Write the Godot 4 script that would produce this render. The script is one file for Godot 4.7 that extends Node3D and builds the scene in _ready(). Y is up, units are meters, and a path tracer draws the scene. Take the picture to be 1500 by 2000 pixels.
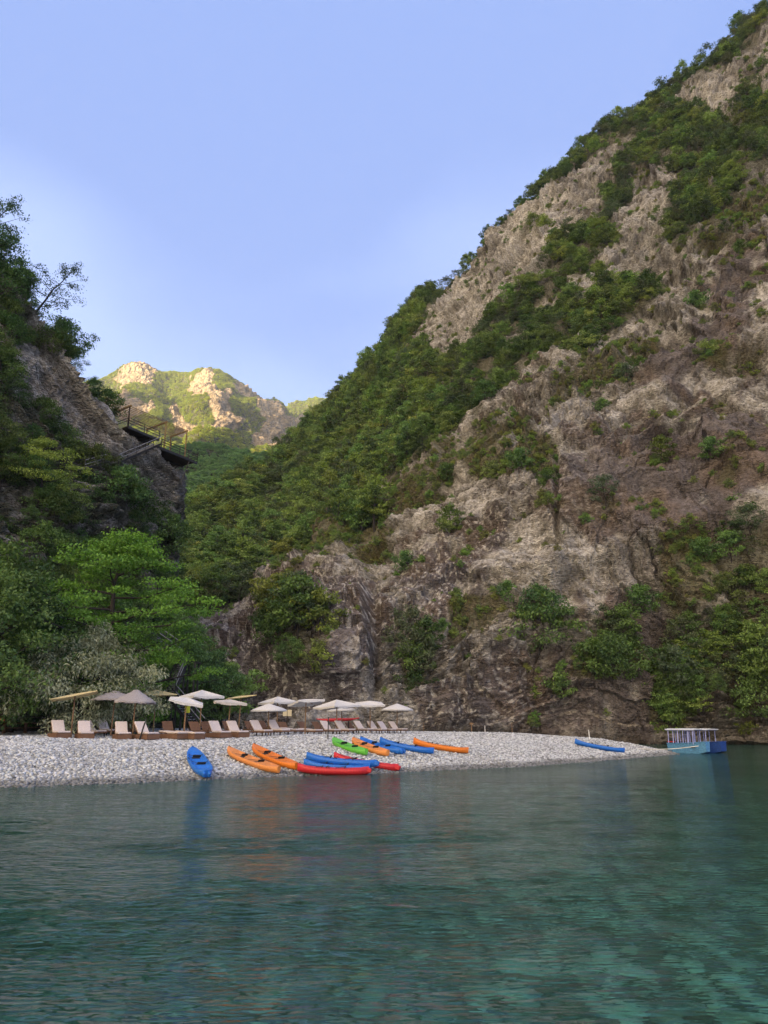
extends Node3D

# ------------------------------------------------------------------ frame of reference
const FOCAL := 1387.0            # focal length, in pixels of the 1500 x 2000 photograph
const EYE := Vector3(0, 2.2, 0)  # eye height over the river
var tilt_sin := sin(atan(414.0 / 1387.0))
var tilt_cos := cos(atan(414.0 / 1387.0))
var names := {}
var rng := RandomNumberGenerator.new()
var M := {}

func at(px: float, py: float, d: float) -> Vector3:
	var cx := (px - 750.0) / FOCAL
	var cy := (1000.0 - py) / FOCAL
	var wz := tilt_cos - cy * tilt_sin
	return EYE + Vector3(cx, cy * tilt_cos + tilt_sin, -wz) * (d / wz)

# ------------------------------------------------------------------ scene tree helpers
func numbered(called: String) -> String:
	var k: int = names.get(called, 0)
	names[called] = k + 1
	return called if k == 0 else "%s_%03d" % [called, k]

func tag(o: Node3D, label: String, category: String, group := "") -> Node3D:
	o.set_meta("label", label)
	o.set_meta("category", category)
	if group != "":
		o.set_meta("group", group)
	return o

func thing(called: String, label: String, category: String, where := Vector3.ZERO, turn := 0.0, group := "") -> Node3D:
	var o := Node3D.new()
	o.name = numbered(called)
	add_child(o, true)
	o.position = where
	o.rotation.y = turn
	tag(o, label, category, group)
	return o

func part(called: String, mesh: Mesh, mat: Material, parent: Node) -> MeshInstance3D:
	var o := MeshInstance3D.new()
	o.name = numbered(called) if parent == self else called
	o.mesh = mesh
	o.material_override = mat
	parent.add_child(o, true)
	return o

func struct(called: String, mesh: Mesh, mat: Material) -> MeshInstance3D:
	var o := part(called, mesh, mat, self)
	o.set_meta("kind", "structure")
	return o

func stuff(called: String, mesh: Mesh, mat: Material, spots: Array, tints: PackedColorArray, label: String, category: String) -> void:
	var mm := MultiMesh.new()
	mm.transform_format = MultiMesh.TRANSFORM_3D
	mm.use_colors = true
	mm.mesh = mesh
	mm.instance_count = spots.size()
	for i in spots.size():
		mm.set_instance_transform(i, spots[i])
		mm.set_instance_color(i, tints[i])
	var o := MultiMeshInstance3D.new()
	o.name = numbered(called)
	o.multimesh = mm
	o.material_override = mat
	add_child(o, true)
	o.set_meta("kind", "stuff")
	tag(o, label, category)

func copy_of(o: Node3D, label: String, where: Vector3, turn: float) -> Node3D:
	var c: Node3D = o.duplicate()
	c.name = numbered(String(o.get_meta("kind_name")))
	add_child(c, true)
	c.position = where
	c.rotation = Vector3(0, turn, 0)
	c.set_meta("label", label)
	return c

# ------------------------------------------------------------------ mesh helpers
func newst() -> SurfaceTool:
	var st := SurfaceTool.new()
	st.begin(Mesh.PRIMITIVE_TRIANGLES)
	st.set_smooth_group(-1)
	return st

func tri(st: SurfaceTool, a: Vector3, b: Vector3, c: Vector3, out: Vector3) -> void:
	if (a - c).cross(a - b).dot(out) < 0.0:
		st.add_vertex(a); st.add_vertex(c); st.add_vertex(b)
	else:
		st.add_vertex(a); st.add_vertex(b); st.add_vertex(c)

func quad(st: SurfaceTool, a: Vector3, b: Vector3, c: Vector3, d: Vector3, out: Vector3) -> void:
	tri(st, a, b, c, out)
	tri(st, a, c, d, out)

func done(st: SurfaceTool) -> ArrayMesh:
	st.generate_normals()
	return st.commit()

func box(st: SurfaceTool, x: Transform3D, size: Vector3, r := 0.0) -> void:   # a box with chamfered edges
	var h := size * 0.5
	r = minf(r, minf(h.x, minf(h.y, h.z)) * 0.6)
	var c := x.origin
	var v := []
	for k in 8:
		var s := Vector3(1 if k & 1 else -1, 1 if k & 2 else -1, 1 if k & 4 else -1)
		v.append([x * (s * Vector3(h.x, h.y - r, h.z - r)), x * (s * Vector3(h.x - r, h.y, h.z - r)), x * (s * Vector3(h.x - r, h.y - r, h.z))])
	var bits := [1, 2, 4]
	for a in 3:
		var p: int = bits[(a + 1) % 3]
		var q: int = bits[(a + 2) % 3]
		for s in [0, bits[a]]:
			quad(st, v[s][a], v[s | p][a], v[s | p | q][a], v[s | q][a], v[s][a] + v[s | p | q][a] - 2.0 * c)
	if r <= 0.0:
		return
	for a in 3:
		var b := (a + 1) % 3
		var e: int = bits[(a + 2) % 3]
		for k in 4:
			var s: int = (bits[a] if k & 1 else 0) | (bits[b] if k & 2 else 0)
			quad(st, v[s][a], v[s | e][a], v[s | e][b], v[s][b], v[s][a] + v[s | e][b] - 2.0 * c)
	for k in 8:
		tri(st, v[k][0], v[k][1], v[k][2], v[k][0] - c)

func boxmesh(size: Vector3, r := 0.01, x := Transform3D()) -> ArrayMesh:
	var st := newst()
	box(st, x, size, r)
	return done(st)

func beam(st: SurfaceTool, a: Vector3, b: Vector3, w: float, h: float, r := 0.0) -> void:
	var z := (b - a).normalized()
	var up := Vector3.UP if absf(z.y) < 0.95 else Vector3.RIGHT
	var x := up.cross(z).normalized()
	box(st, Transform3D(Basis(x, z.cross(x), z), (a + b) * 0.5), Vector3(w, h, a.distance_to(b)), r)

func beammesh(a: Vector3, b: Vector3, w: float, h: float, r := 0.0) -> ArrayMesh:
	var st := newst()
	beam(st, a, b, w, h, r)
	return done(st)

func tube(st: SurfaceTool, pts: Array, rads: Array, sides := 6, cap := true) -> void:
	var rings := []
	for i in pts.size():
		var d: Vector3 = (pts[mini(i + 1, pts.size() - 1)] - pts[maxi(i - 1, 0)]).normalized()
		var up := Vector3.UP if absf(d.y) < 0.9 else Vector3.RIGHT
		var x := up.cross(d).normalized()
		var y := d.cross(x)
		var ring := []
		for k in sides:
			var a := TAU * k / sides
			ring.append(pts[i] + (x * cos(a) + y * sin(a)) * float(rads[i]))
		rings.append(ring)
	st.set_smooth_group(1)
	for i in pts.size() - 1:
		for k in sides:
			var k2 := (k + 1) % sides
			var mid: Vector3 = (pts[i] + pts[i + 1]) * 0.5
			quad(st, rings[i][k], rings[i + 1][k], rings[i + 1][k2], rings[i][k2], (rings[i][k] + rings[i + 1][k2]) * 0.5 - mid)
	st.set_smooth_group(-1)
	if cap:
		for e in [0, pts.size() - 1]:
			var out: Vector3 = (pts[0] - pts[1]) if e == 0 else (pts[e] - pts[e - 1])
			for k in range(1, sides - 1):
				tri(st, rings[e][0], rings[e][k], rings[e][k + 1], out)

func tubemesh(pts: Array, rads: Array, sides := 6) -> ArrayMesh:
	var st := newst()
	tube(st, pts, rads, sides)
	return done(st)

# ------------------------------------------------------------------ noise and textures
func noise(s: int, f: float, octaves := 1, ridged := false) -> FastNoiseLite:
	var n := FastNoiseLite.new()
	n.seed = s
	n.frequency = f
	n.noise_type = FastNoiseLite.TYPE_SIMPLEX_SMOOTH
	n.fractal_type = FastNoiseLite.FRACTAL_NONE if octaves == 1 else (FastNoiseLite.FRACTAL_RIDGED if ridged else FastNoiseLite.FRACTAL_FBM)
	n.fractal_octaves = octaves
	return n

func cells(s: int, f: float, what: int) -> FastNoiseLite:
	var n := FastNoiseLite.new()
	n.seed = s
	n.frequency = f
	n.noise_type = FastNoiseLite.TYPE_CELLULAR
	n.cellular_return_type = what
	n.cellular_jitter = 0.95
	return n

func layers_image(size: int, list: Array) -> PackedFloat32Array:   # list of [noise, weight, squeeze x, squeeze y]: seamless layers added up
	var out := PackedFloat32Array()
	out.resize(size * size)
	for l in list:
		var im: Image = l[0].get_seamless_image(size, size)
		im.convert(Image.FORMAT_L8)
		var b := im.get_data()
		var w: float = l[1]
		var kx: int = l[2]
		var ky: int = l[3]
		for y in size:
			var row := (y * ky % size) * size
			for x in size:
				out[y * size + x] += (b[row + (x * kx) % size] / 255.0 - 0.5) * w
	return out

func grey_texture(size: int, v: PackedFloat32Array, base: float) -> ImageTexture:
	var im := Image.create_empty(size, size, false, Image.FORMAT_RF)
	for y in size:
		for x in size:
			im.set_pixel(x, y, Color(base + v[y * size + x], 0, 0))
	return ImageTexture.create_from_image(im)

func tint_texture(size: int, v: PackedFloat32Array, lo: Color, hi: Color) -> ImageTexture:
	var im := Image.create_empty(size, size, false, Image.FORMAT_RGB8)
	for y in size:
		for x in size:
			im.set_pixel(x, y, lo.lerp(hi, clampf(0.5 + v[y * size + x], 0.0, 1.0)))
	return ImageTexture.create_from_image(im)

func lin(r: float, g: float, b: float) -> Color:
	return Color(r, g, b).linear_to_srgb()

func mat(called: String, c: Color, rough := 0.8, vertex := false) -> StandardMaterial3D:
	var m := StandardMaterial3D.new()
	m.resource_name = called
	m.albedo_color = c
	m.roughness = rough
	m.metallic_specular = 0.4
	m.vertex_color_use_as_albedo = vertex
	M[called] = m
	return m

func surfaced(m: StandardMaterial3D, tint: Texture2D, bump: Texture2D, relief_cm: float, per_metre: Vector3) -> StandardMaterial3D:
	m.uv1_triplanar = true
	m.uv1_world_triplanar = true
	m.uv1_scale = per_metre
	if tint:
		m.albedo_texture = tint
	if bump:
		m.heightmap_enabled = true
		m.heightmap_texture = bump
		m.heightmap_scale = relief_cm
	return m

func make_materials() -> void:
	var rock_v := layers_image(512, [[noise(11, 0.02, 5), 1.0, 1, 1], [noise(12, 0.012, 4, true), 0.7, 1, 3], [noise(13, 0.08, 2), 0.35, 1, 1]])
	var rock_tint := tint_texture(512, rock_v, Color(0.52, 0.5, 0.48), Color(1, 1, 1))
	var rock_bump := grey_texture(512, rock_v, 0.5)
	var fine_v := layers_image(256, [[noise(21, 0.05, 4), 1.0, 1, 1], [noise(22, 0.2, 2), 0.5, 1, 1]])
	var fine_tint := tint_texture(256, fine_v, Color(0.8, 0.8, 0.8), Color(1, 1, 1))
	var fine_bump := grey_texture(256, fine_v, 0.5)
	var grain_v := layers_image(256, [[noise(31, 0.015, 3), 0.9, 1, 8], [noise(32, 0.1, 2), 0.3, 1, 2]])
	var grain_tint := tint_texture(256, grain_v, Color(0.7, 0.68, 0.66), Color(1, 1, 1))
	var grain_bump := grey_texture(256, grain_v, 0.5)
	surfaced(mat("rock", Color.WHITE, 0.92, true), rock_tint, rock_bump, 45.0, Vector3.ONE / 7.0)
	surfaced(mat("far_rock", Color.WHITE, 0.95, true), rock_tint, rock_bump, 500.0, Vector3.ONE / 90.0)
	surfaced(mat("gravel", Color.WHITE, 0.9, true), fine_tint, fine_bump, 6.0, Vector3.ONE / 2.0)
	surfaced(mat("pebble", Color.WHITE, 0.85, true), fine_tint, null, 0.0, Vector3.ONE / 0.9)
	surfaced(mat("bark", lin(0.11, 0.09, 0.075), 0.95), grain_tint, grain_bump, 3.0, Vector3(1.5, 0.8, 1.5))
	surfaced(mat("dark_bark", lin(0.05, 0.043, 0.04), 0.95), grain_tint, grain_bump, 3.0, Vector3(1.5, 0.8, 1.5))
	surfaced(mat("brown_wood", lin(0.2, 0.11, 0.07), 0.7), grain_tint, grain_bump, 0.6, Vector3(1.3, 1.3, 1.3))
	surfaced(mat("pale_wood", lin(0.33, 0.21, 0.12), 0.75), grain_tint, grain_bump, 0.6, Vector3(1.3, 1.3, 1.3))
	surfaced(mat("dark_wood", lin(0.055, 0.04, 0.035), 0.8), grain_tint, grain_bump, 0.6, Vector3(1.3, 1.3, 1.3))
	surfaced(mat("golden_wood", lin(0.28, 0.19, 0.085), 0.7), grain_tint, grain_bump, 0.6, Vector3(1.3, 1.3, 1.3))
	surfaced(mat("cushion", lin(0.66, 0.58, 0.57), 0.95), fine_tint, fine_bump, 1.2, Vector3.ONE * 1.3)
	surfaced(mat("white_canvas", lin(0.74, 0.73, 0.73), 0.95), fine_tint, fine_bump, 1.2, Vector3.ONE * 1.0)
	surfaced(mat("yellow_canvas", lin(0.72, 0.6, 0.33), 0.95), fine_tint, fine_bump, 1.2, Vector3.ONE * 1.0)
	surfaced(mat("beige_canvas", lin(0.6, 0.57, 0.55), 0.95), fine_tint, fine_bump, 1.2, Vector3.ONE * 1.0)
	for c in ["white_canvas", "yellow_canvas", "beige_canvas"]:
		M[c].backlight_enabled = true
		M[c].backlight = Color(0.5, 0.5, 0.5)
	surfaced(mat("thatch", lin(0.56, 0.53, 0.56), 1.0), grain_tint, grain_bump, 4.0, Vector3(6, 1.5, 6))
	mat("black_metal", lin(0.025, 0.025, 0.028), 0.5)
	mat("black_rubber", lin(0.02, 0.02, 0.022), 0.8)
	mat("grey_metal", lin(0.3, 0.3, 0.33), 0.5)
	for k in [["blue", lin(0.02, 0.16, 0.62)], ["orange", lin(0.72, 0.2, 0.02)], ["pale_orange", lin(0.72, 0.27, 0.07)], ["red", lin(0.6, 0.03, 0.04)], ["green", lin(0.13, 0.5, 0.06)]]:
		surfaced(mat(k[0] + "_plastic", k[1], 0.42), fine_tint, null, 0.0, Vector3.ONE * 0.7)
	surfaced(mat("light_blue_paint", lin(0.13, 0.38, 0.72), 0.6), rock_tint, fine_bump, 0.8, Vector3.ONE * 0.9)
	surfaced(mat("dark_blue_paint", lin(0.02, 0.075, 0.36), 0.5), rock_tint, fine_bump, 0.5, Vector3.ONE * 0.9)
	mat("lavender_paint", lin(0.36, 0.39, 0.72), 0.5)
	mat("boat_roof", lin(0.6, 0.62, 0.64), 0.6)
	mat("rope", lin(0.6, 0.58, 0.5), 0.9)
	mat("yellow_cloth", lin(0.45, 0.5, 0.05), 0.9)
	mat("sign_board", lin(0.6, 0.52, 0.35), 0.8)
	mat("white_plastic", lin(0.7, 0.7, 0.7), 0.5)
	for k in [["leaf_mid", Color(1, 1, 1)], ["leaf_warm", lin(1.0, 0.95, 0.7)], ["leaf_cool", lin(0.8, 0.94, 1.0)], ["leaf_dark", lin(0.62, 0.68, 0.62)], ["leaf_dry", lin(0.95, 0.78, 0.6)]]:
		var m := mat(k[0], k[1], 0.6, true)
		m.backlight_enabled = true
		m.backlight = Color(0.85, 0.85, 0.7)
	# river water: clear, tinted, its ripples a height map with long crests
	var ripple_v := layers_image(1024, [[noise(41, 0.014, 2), 0.6, 1, 1], [noise(42, 0.04, 2), 0.5, 1, 2], [noise(43, 0.1, 2), 0.07, 1, 1]])
	var w := mat("river_water", lin(0.13, 0.46, 0.42), 0.1)
	w.albedo_color.a = 0.05
	w.refraction_enabled = true
	w.refraction_scale = 0.033
	w.transparency = BaseMaterial3D.TRANSPARENCY_ALPHA
	w.metallic_specular = 0.5
	surfaced(w, null, grey_texture(1024, ripple_v, 0.5), 7.0, Vector3(1 / 17.0, 1 / 12.0, 1 / 11.0))

# ------------------------------------------------------------------ masks on the mountain's own chart (in chart units)
const MX0 := -120.0
const MY0 := -440.0
const MS := 8.0
const MW := 280
const MH := 260

func raster(polys: Array, blur: int) -> PackedFloat32Array:
	var out := PackedFloat32Array()
	out.resize(MW * MH)
	for poly in polys:
		var pv := PackedVector2Array()
		var lo := Vector2(1e9, 1e9)
		var hi := -lo
		for p in poly:
			pv.append(Vector2(p[0], p[1]))
			lo = lo.min(pv[-1])
			hi = hi.max(pv[-1])
		for j in range(maxi(0, int((lo.y - MY0) / MS)), mini(MH, int((hi.y - MY0) / MS) + 2)):
			for i in range(maxi(0, int((lo.x - MX0) / MS)), mini(MW, int((hi.x - MX0) / MS) + 2)):
				if Geometry2D.is_point_in_polygon(Vector2(MX0 + (i + 0.5) * MS, MY0 + (j + 0.5) * MS), pv):
					out[j * MW + i] = 1.0
	for pass_ in 2:
		for horizontal in [true, false]:
			var src := out.duplicate()
			for j in MH:
				for i in MW:
					var s := 0.0
					for k in range(-blur, blur + 1):
						s += src[j * MW + clampi(i + k, 0, MW - 1)] if horizontal else src[clampi(j + k, 0, MH - 1) * MW + i]
					out[j * MW + i] = s / (2 * blur + 1)
	return out

func sample(m: PackedFloat32Array, x: float, y: float) -> float:
	var fx := clampf((x - MX0) / MS - 0.5, 0.0, MW - 1.01)
	var fy := clampf((y - MY0) / MS - 0.5, 0.0, MH - 1.01)
	var i := int(fx)
	var j := int(fy)
	fx -= i
	fy -= j
	var k := j * MW + i
	return lerpf(lerpf(m[k], m[k + 1], fx), lerpf(m[k + MW], m[k + MW + 1], fx), fy)

# ------------------------------------------------------------------ curved sheets of terrain through rows and columns of points
class Sheet:
	var nu := 0
	var nv := 0
	var pos := PackedVector3Array()
	var nrm := PackedVector3Array()
	var chart := PackedVector2Array()
	var col := PackedColorArray()
	var veg := PackedFloat32Array()

	static func spline(a: Array, steps: Array, axis_chart := false) -> Array:
		var out := []
		for k in a.size() - 1:
			var p0 = a[maxi(k - 1, 0)]
			var p3 = a[mini(k + 2, a.size() - 1)]
			for i in int(steps[k]):
				out.append(a[k].cubic_interpolate(a[k + 1], p0, p3, float(i) / steps[k]))
		out.append(a[-1])
		return out

	func fill(cols: Array, charts: Array, usteps: Array, vsteps: Array) -> void:
		var fine := []
		var fine_c := []
		for k in cols.size():
			fine.append(spline(cols[k], vsteps))
			fine_c.append(spline(charts[k], vsteps))
		nv = fine[0].size()
		nu = 1
		for s in usteps:
			nu += int(s)
		pos.resize(nu * nv)
		nrm.resize(nu * nv)
		chart.resize(nu * nv)
		col.resize(nu * nv)
		veg.resize(nu * nv)
		for j in nv:
			var row := []
			var row_c := []
			for k in cols.size():
				row.append(fine[k][j])
				row_c.append(fine_c[k][j])
			var r := spline(row, usteps)
			var c := spline(row_c, usteps)
			for i in nu:
				pos[j * nu + i] = r[i]
				chart[j * nu + i] = c[i]

	func normals() -> void:
		for j in nv:
			var up := mini(j + 1, nv - 1) * nu
			var dn := maxi(j - 1, 0) * nu
			for i in nu:
				var a := pos[j * nu + mini(i + 1, nu - 1)] - pos[j * nu + maxi(i - 1, 0)]
				var b := pos[up + i] - pos[dn + i]
				nrm[j * nu + i] = a.cross(b).normalized()

	func mesh(crisp := false) -> ArrayMesh:
		if not crisp:
			normals()
		var idx := PackedInt32Array()
		idx.resize((nu - 1) * (nv - 1) * 6)
		var k := 0
		for j in nv - 1:
			for i in nu - 1:
				var a := j * nu + i
				idx[k] = a
				idx[k + 1] = a + nu
				idx[k + 2] = a + nu + 1
				idx[k + 3] = a
				idx[k + 4] = a + nu + 1
				idx[k + 5] = a + 1
				k += 6
		var arr := []
		arr.resize(Mesh.ARRAY_MAX)
		arr[Mesh.ARRAY_VERTEX] = pos
		if not crisp:
			arr[Mesh.ARRAY_NORMAL] = nrm
		arr[Mesh.ARRAY_COLOR] = col
		arr[Mesh.ARRAY_INDEX] = idx
		var m := ArrayMesh.new()
		m.add_surface_from_arrays(Mesh.PRIMITIVE_TRIANGLES, arr)
		return m

	func nearest(x: float, y: float) -> int:   # the vertex of the front face with that chart position
		var best := 0
		var bd := 1e18
		for j in range(0, nv, 3):
			for i in range(0, nu, 3):
				var d := chart[j * nu + i].distance_squared_to(Vector2(x, y))
				if d < bd:
					bd = d
					best = j * nu + i
		return best

func smooth01(a: float, b: float, x: float) -> float:
	var t := clampf((x - a) / (b - a), 0.0, 1.0)
	return t * t * (3.0 - 2.0 * t)

var right := Sheet.new()
var left := Sheet.new()
var hill := Sheet.new()
var peak := Sheet.new()
var veg_mask: PackedFloat32Array
var grass_mask: PackedFloat32Array

func right_cliff() -> void:
	# column: chart x, distance of the foot, chart y of the ridge, distance of the ridge
	var cols := [[180, 97, 1140, 150], [260, 92, 1085, 165], [330, 88, 1045, 180], [380, 86, 1010, 200], [430, 85, 978, 215], [500, 83, 942, 235], [570, 82, 874, 255],
		[640, 82, 812, 270], [700, 83, 748, 262], [760, 84, 690, 250], [830, 85, 603, 238], [900, 86, 545, 228], [970, 86, 458, 218], [1050, 87, 385, 208], [1150, 87, 300, 202],
		[1250, 86, 235, 198], [1350, 85, 150, 195], [1430, 84, 88, 192], [1500, 82, 34, 190], [1600, 79, -40, 186], [1750, 72, -170, 180], [1950, 58, -330, 170]]
	var f := [0.0, 0.12, 0.3, 0.5, 0.7, 0.87, 1.0]
	var g_wood := [0.0, 0.03, 0.12, 0.35, 0.62, 0.84, 1.0]
	var g_mid := [0.0, 0.02, 0.06, 0.27, 0.55, 0.8, 1.0]
	var g_wall := [0.0, 0.02, 0.08, 0.22, 0.46, 0.73, 1.0]
	var P := []
	var C := []
	var us := []
	for k in cols.size():
		var c: Array = cols[k]
		var x: float = c[0]
		var tw := smooth01(520, 640, x)
		var tm := smooth01(720, 950, x)
		var p := []
		var q := []
		var foot := at(x, 1440, c[1])
		p.append(Vector3(foot.x, -3.0, foot.z + 1.0))
		q.append(Vector2(x, 1490))
		for r in f.size():
			var g := lerpf(lerpf(g_wood[r], g_mid[r], tw), g_wall[r], tm)
			var y := lerpf(1440.0, c[2], f[r])
			p.append(at(x, y, lerpf(c[1], c[3], g)))
			q.append(Vector2(x, y))
		var top: Vector3 = p[-1]
		p.append(top + Vector3(8, -6, -22))
		q.append(Vector2(x, c[2] - 14))
		p.append(top + Vector3(20, -40, -70))
		q.append(Vector2(x, c[2] - 30))
		P.append(p)
		C.append(q)
		if k > 0:
			us.append(maxi(6, int((x - cols[k - 1][0]) * (0.53 if x < 1560 else 0.2))))
	right.fill(P, C, us, [14, 66, 100, 112, 112, 95, 72, 8, 8])
	right.normals()
	veg_mask = raster([
		[[300, 1150], [330, 1010], [380, 950], [470, 890], [600, 800], [680, 730], [760, 650], [830, 580], [860, 600], [800, 690], [880, 720], [960, 640], [1010, 620], [1080, 640], [1000, 740], [960, 800], [900, 860], [830, 900], [770, 940], [720, 960], [700, 1010], [690, 1050], [620, 1060], [560, 1110], [480, 1190], [400, 1210], [330, 1180]],
		[[940, 690], [990, 610], [1060, 560], [1080, 500], [1170, 440], [1195, 360], [1240, 300], [1250, 330], [1215, 420], [1205, 490], [1150, 545], [1060, 600], [1000, 670]],
		[[690, 760], [830, 560], [960, 420], [1060, 340], [1250, 200], [1400, 70], [1520, -10], [1520, 40], [1430, 130], [1340, 190], [1260, 260], [1130, 340], [1090, 380], [1000, 420], [930, 500], [850, 590], [760, 700]],
		[[985, 660], [1060, 610], [1160, 580], [1270, 530], [1300, 560], [1250, 610], [1170, 690], [1140, 715], [1070, 690], [1000, 700]],
		[[1305, 490], [1310, 380], [1340, 290], [1400, 230], [1460, 190], [1520, 200], [1520, 330], [1450, 390], [1420, 430], [1360, 470], [1330, 500]],
		[[1230, 270], [1330, 215], [1420, 230], [1350, 300], [1290, 330], [1240, 320]],
		[[1520, 1020], [1420, 1060], [1395, 1120], [1410, 1200], [1350, 1230], [1310, 1260], [1270, 1340], [1262, 1420], [1290, 1445], [1340, 1425], [1400, 1330], [1450, 1390], [1520, 1370]],
		[[1160, 1250], [1210, 1235], [1235, 1290], [1200, 1330], [1150, 1310]],
		[[560, 1270], [640, 1260], [660, 1310], [600, 1340], [560, 1320]],
		[[780, 1270], [840, 1270], [830, 1340], [790, 1350]],
		[[660, 1035], [740, 1000], [760, 1050], [700, 1075]],
	], 1)
	grass_mask = raster([
		[[690, 990], [860, 890], [1010, 810], [1030, 850], [900, 950], [800, 1030], [740, 1110], [690, 1110]],
		[[600, 1030], [660, 1030], [700, 1060], [660, 1140], [560, 1160], [520, 1140]],
		[[1280, 1090], [1400, 1060], [1420, 1200], [1300, 1220], [1285, 1150]],
		[[1060, 1320], [1150, 1290], [1290, 1250], [1290, 1290], [1180, 1340], [1080, 1360]],
		[[1330, 480], [1520, 330], [1520, 420], [1420, 460], [1340, 520]],
		[[1110, 740], [1280, 640], [1300, 690], [1130, 800], [1030, 880]],
		[[1310, 740], [1420, 690], [1420, 720], [1340, 760]],
		[[930, 930], [1020, 890], [1110, 890], [1090, 950], [960, 950]],
		[[860, 1200], [960, 1170], [1000, 1200], [870, 1290]],
	], 2)
	var stain_mask := raster([
		[[1100, 900], [1250, 870], [1500, 820], [1520, 960], [1420, 1060], [1230, 1080], [1110, 1100]],
		[[1130, 700], [1330, 780], [1460, 660], [1520, 480], [1400, 480], [1380, 640], [1240, 720]],
		[[930, 1030], [980, 1000], [1000, 1080], [920, 1140], [905, 1080]],
		[[1000, 1290], [1060, 1270], [1100, 1330], [980, 1370], [940, 1330]],
		[[760, 1400], [1000, 1340], [1290, 1240], [1290, 1440], [800, 1450]],
		[[1160, 1190], [1300, 1180], [1290, 1260], [1170, 1240]],
		[[820, 1100], [900, 1080], [920, 1200], [820, 1230]],
		[[680, 1150], [740, 1150], [740, 1330], [690, 1350]],
		[[400, 1230], [520, 1130], [700, 1140], [725, 1250], [715, 1420], [400, 1420]],
	], 3)
	var pale_mask := raster([
		[[980, 540], [1000, 440], [1050, 380], [1110, 390], [1120, 440], [1060, 540], [1010, 560]],
		[[1320, 220], [1370, 165], [1420, 180], [1400, 230], [1330, 245]],
		[[1430, 90], [1510, 30], [1520, 150], [1450, 120]],
		[[1020, 1080], [1080, 1040], [1095, 1090], [1040, 1110]],
		[[900, 640], [960, 540], [900, 540], [820, 640]],
	], 2)
	var big := noise(101, 0.02, 3, true)
	var med := noise(102, 0.075, 3)
	var fine := noise(103, 0.42, 3)
	var warp := noise(104, 0.011, 2)
	var warp2 := noise(105, 0.045, 2)
	var l1 := noise(106, 0.3, 2)
	var l2 := noise(107, 1.3, 2)
	var flute := noise(108, 1.0, 2)
	var crack := noise(109, 1.0, 1)
	var tone := noise(110, 0.05, 3)
	var speck := noise(111, 1.2, 2)
	var patch := noise(112, 0.09, 3)
	var block := cells(113, 0.3, FastNoiseLite.RETURN_CELL_VALUE)
	var slab := cells(115, 0.075, FastNoiseLite.RETURN_CELL_VALUE)
	var chip := cells(114, 0.95, FastNoiseLite.RETURN_CELL_VALUE)
	var seam := cells(113, 0.3, FastNoiseLite.RETURN_DISTANCE2_SUB)
	var seam2 := cells(114, 0.95, FastNoiseLite.RETURN_DISTANCE2_SUB)
	for k in right.pos.size():
		var p := right.pos[k]
		var ch := right.chart[k]
		var n := right.nrm[k]
		var veg := sample(veg_mask, ch.x, ch.y)
		var grass := sample(grass_mask, ch.x, ch.y)
		var stain := sample(stain_mask, ch.x, ch.y)
		var pale := sample(pale_mask, ch.x, ch.y)
		var pt := patch.get_noise_3dv(p)
		veg = smooth01(0.35, 0.7, veg + pt * (0.5 + 0.5 * smooth01(700, 950, ch.x)))
		grass = smooth01(0.3, 0.75, grass + pt * 0.6)
		right.veg[k] = maxf(veg, 0.0) + (grass * 0.001)
		var tlt := lerpf(0.36, 0.72, clampf((1050.0 - ch.y) / 700.0, 0.0, 1.0))
		var s := p.y * cos(tlt) - p.x * sin(tlt) + warp.get_noise_3dv(p) * 16.0 + warp2.get_noise_3dv(p) * 3.5
		var a1 := l1.get_noise_1d(s)
		var a2 := l2.get_noise_1d(s)
		var saw := fposmod(s * 0.21 + a1 * 0.4, 1.0)
		var layered := smooth01(-0.25, 0.35, tone.get_noise_3dv(p * 0.7) + 0.1 - stain * 0.35)
		var t := tone.get_noise_3dv(p)
		var fl := flute.get_noise_3d(p.x * 0.28, p.y * 0.035, p.z * 0.28)
		var cr := absf(crack.get_noise_3d(p.x * 0.06 + t * 0.3, p.y * 0.012, p.z * 0.05))
		var fn := fine.get_noise_3dv(p)
		var wall := 1.0 - 0.55 * veg
		var along := p.x * cos(tlt) + p.y * sin(tlt)
		var rough := smooth01(-0.35, 0.3, patch.get_noise_3dv(p * 0.45) + t * 0.4 - stain * 0.7)
		var bl := block.get_noise_3d(along * 0.36 + fn * 0.4, s * 1.1 + fn * 0.5, p.z * 0.4)
		var cp := chip.get_noise_3d(along * 0.4 + fn * 0.3, s * 1.0 + fn * 0.3, p.z * 0.45)
		var sl := slab.get_noise_3d(along * 0.55 + fn * 0.6, s * 1.0 + fn * 0.8, p.z * 0.5)
		var saw2 := fposmod(s * 0.062 + t * 0.25, 1.0)
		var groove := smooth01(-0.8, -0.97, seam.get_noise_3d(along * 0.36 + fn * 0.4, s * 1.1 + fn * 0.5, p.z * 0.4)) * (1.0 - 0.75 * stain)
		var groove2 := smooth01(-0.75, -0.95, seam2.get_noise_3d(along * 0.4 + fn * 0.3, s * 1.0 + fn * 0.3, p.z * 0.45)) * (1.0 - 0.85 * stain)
		var d := big.get_noise_3dv(p) * 3.2 + med.get_noise_3dv(p) * 1.7 * wall
		d += wall * (layered * (a1 * 1.7 + a2 * 0.8 + (saw - 0.5) * 2.2 - 0.7 * smooth01(0.12, 0.0, saw)) + fl * 0.9 + fn * (0.34 - 0.24 * stain) + bl * lerpf(0.3, 1.4, rough) + cp * lerpf(0.08, 0.45, rough) + sl * 1.9 + (saw2 - 0.5) * 3.0 * smooth01(0.0, 0.06, saw2) - groove * 0.7 - groove2 * 0.22 * rough)
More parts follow.
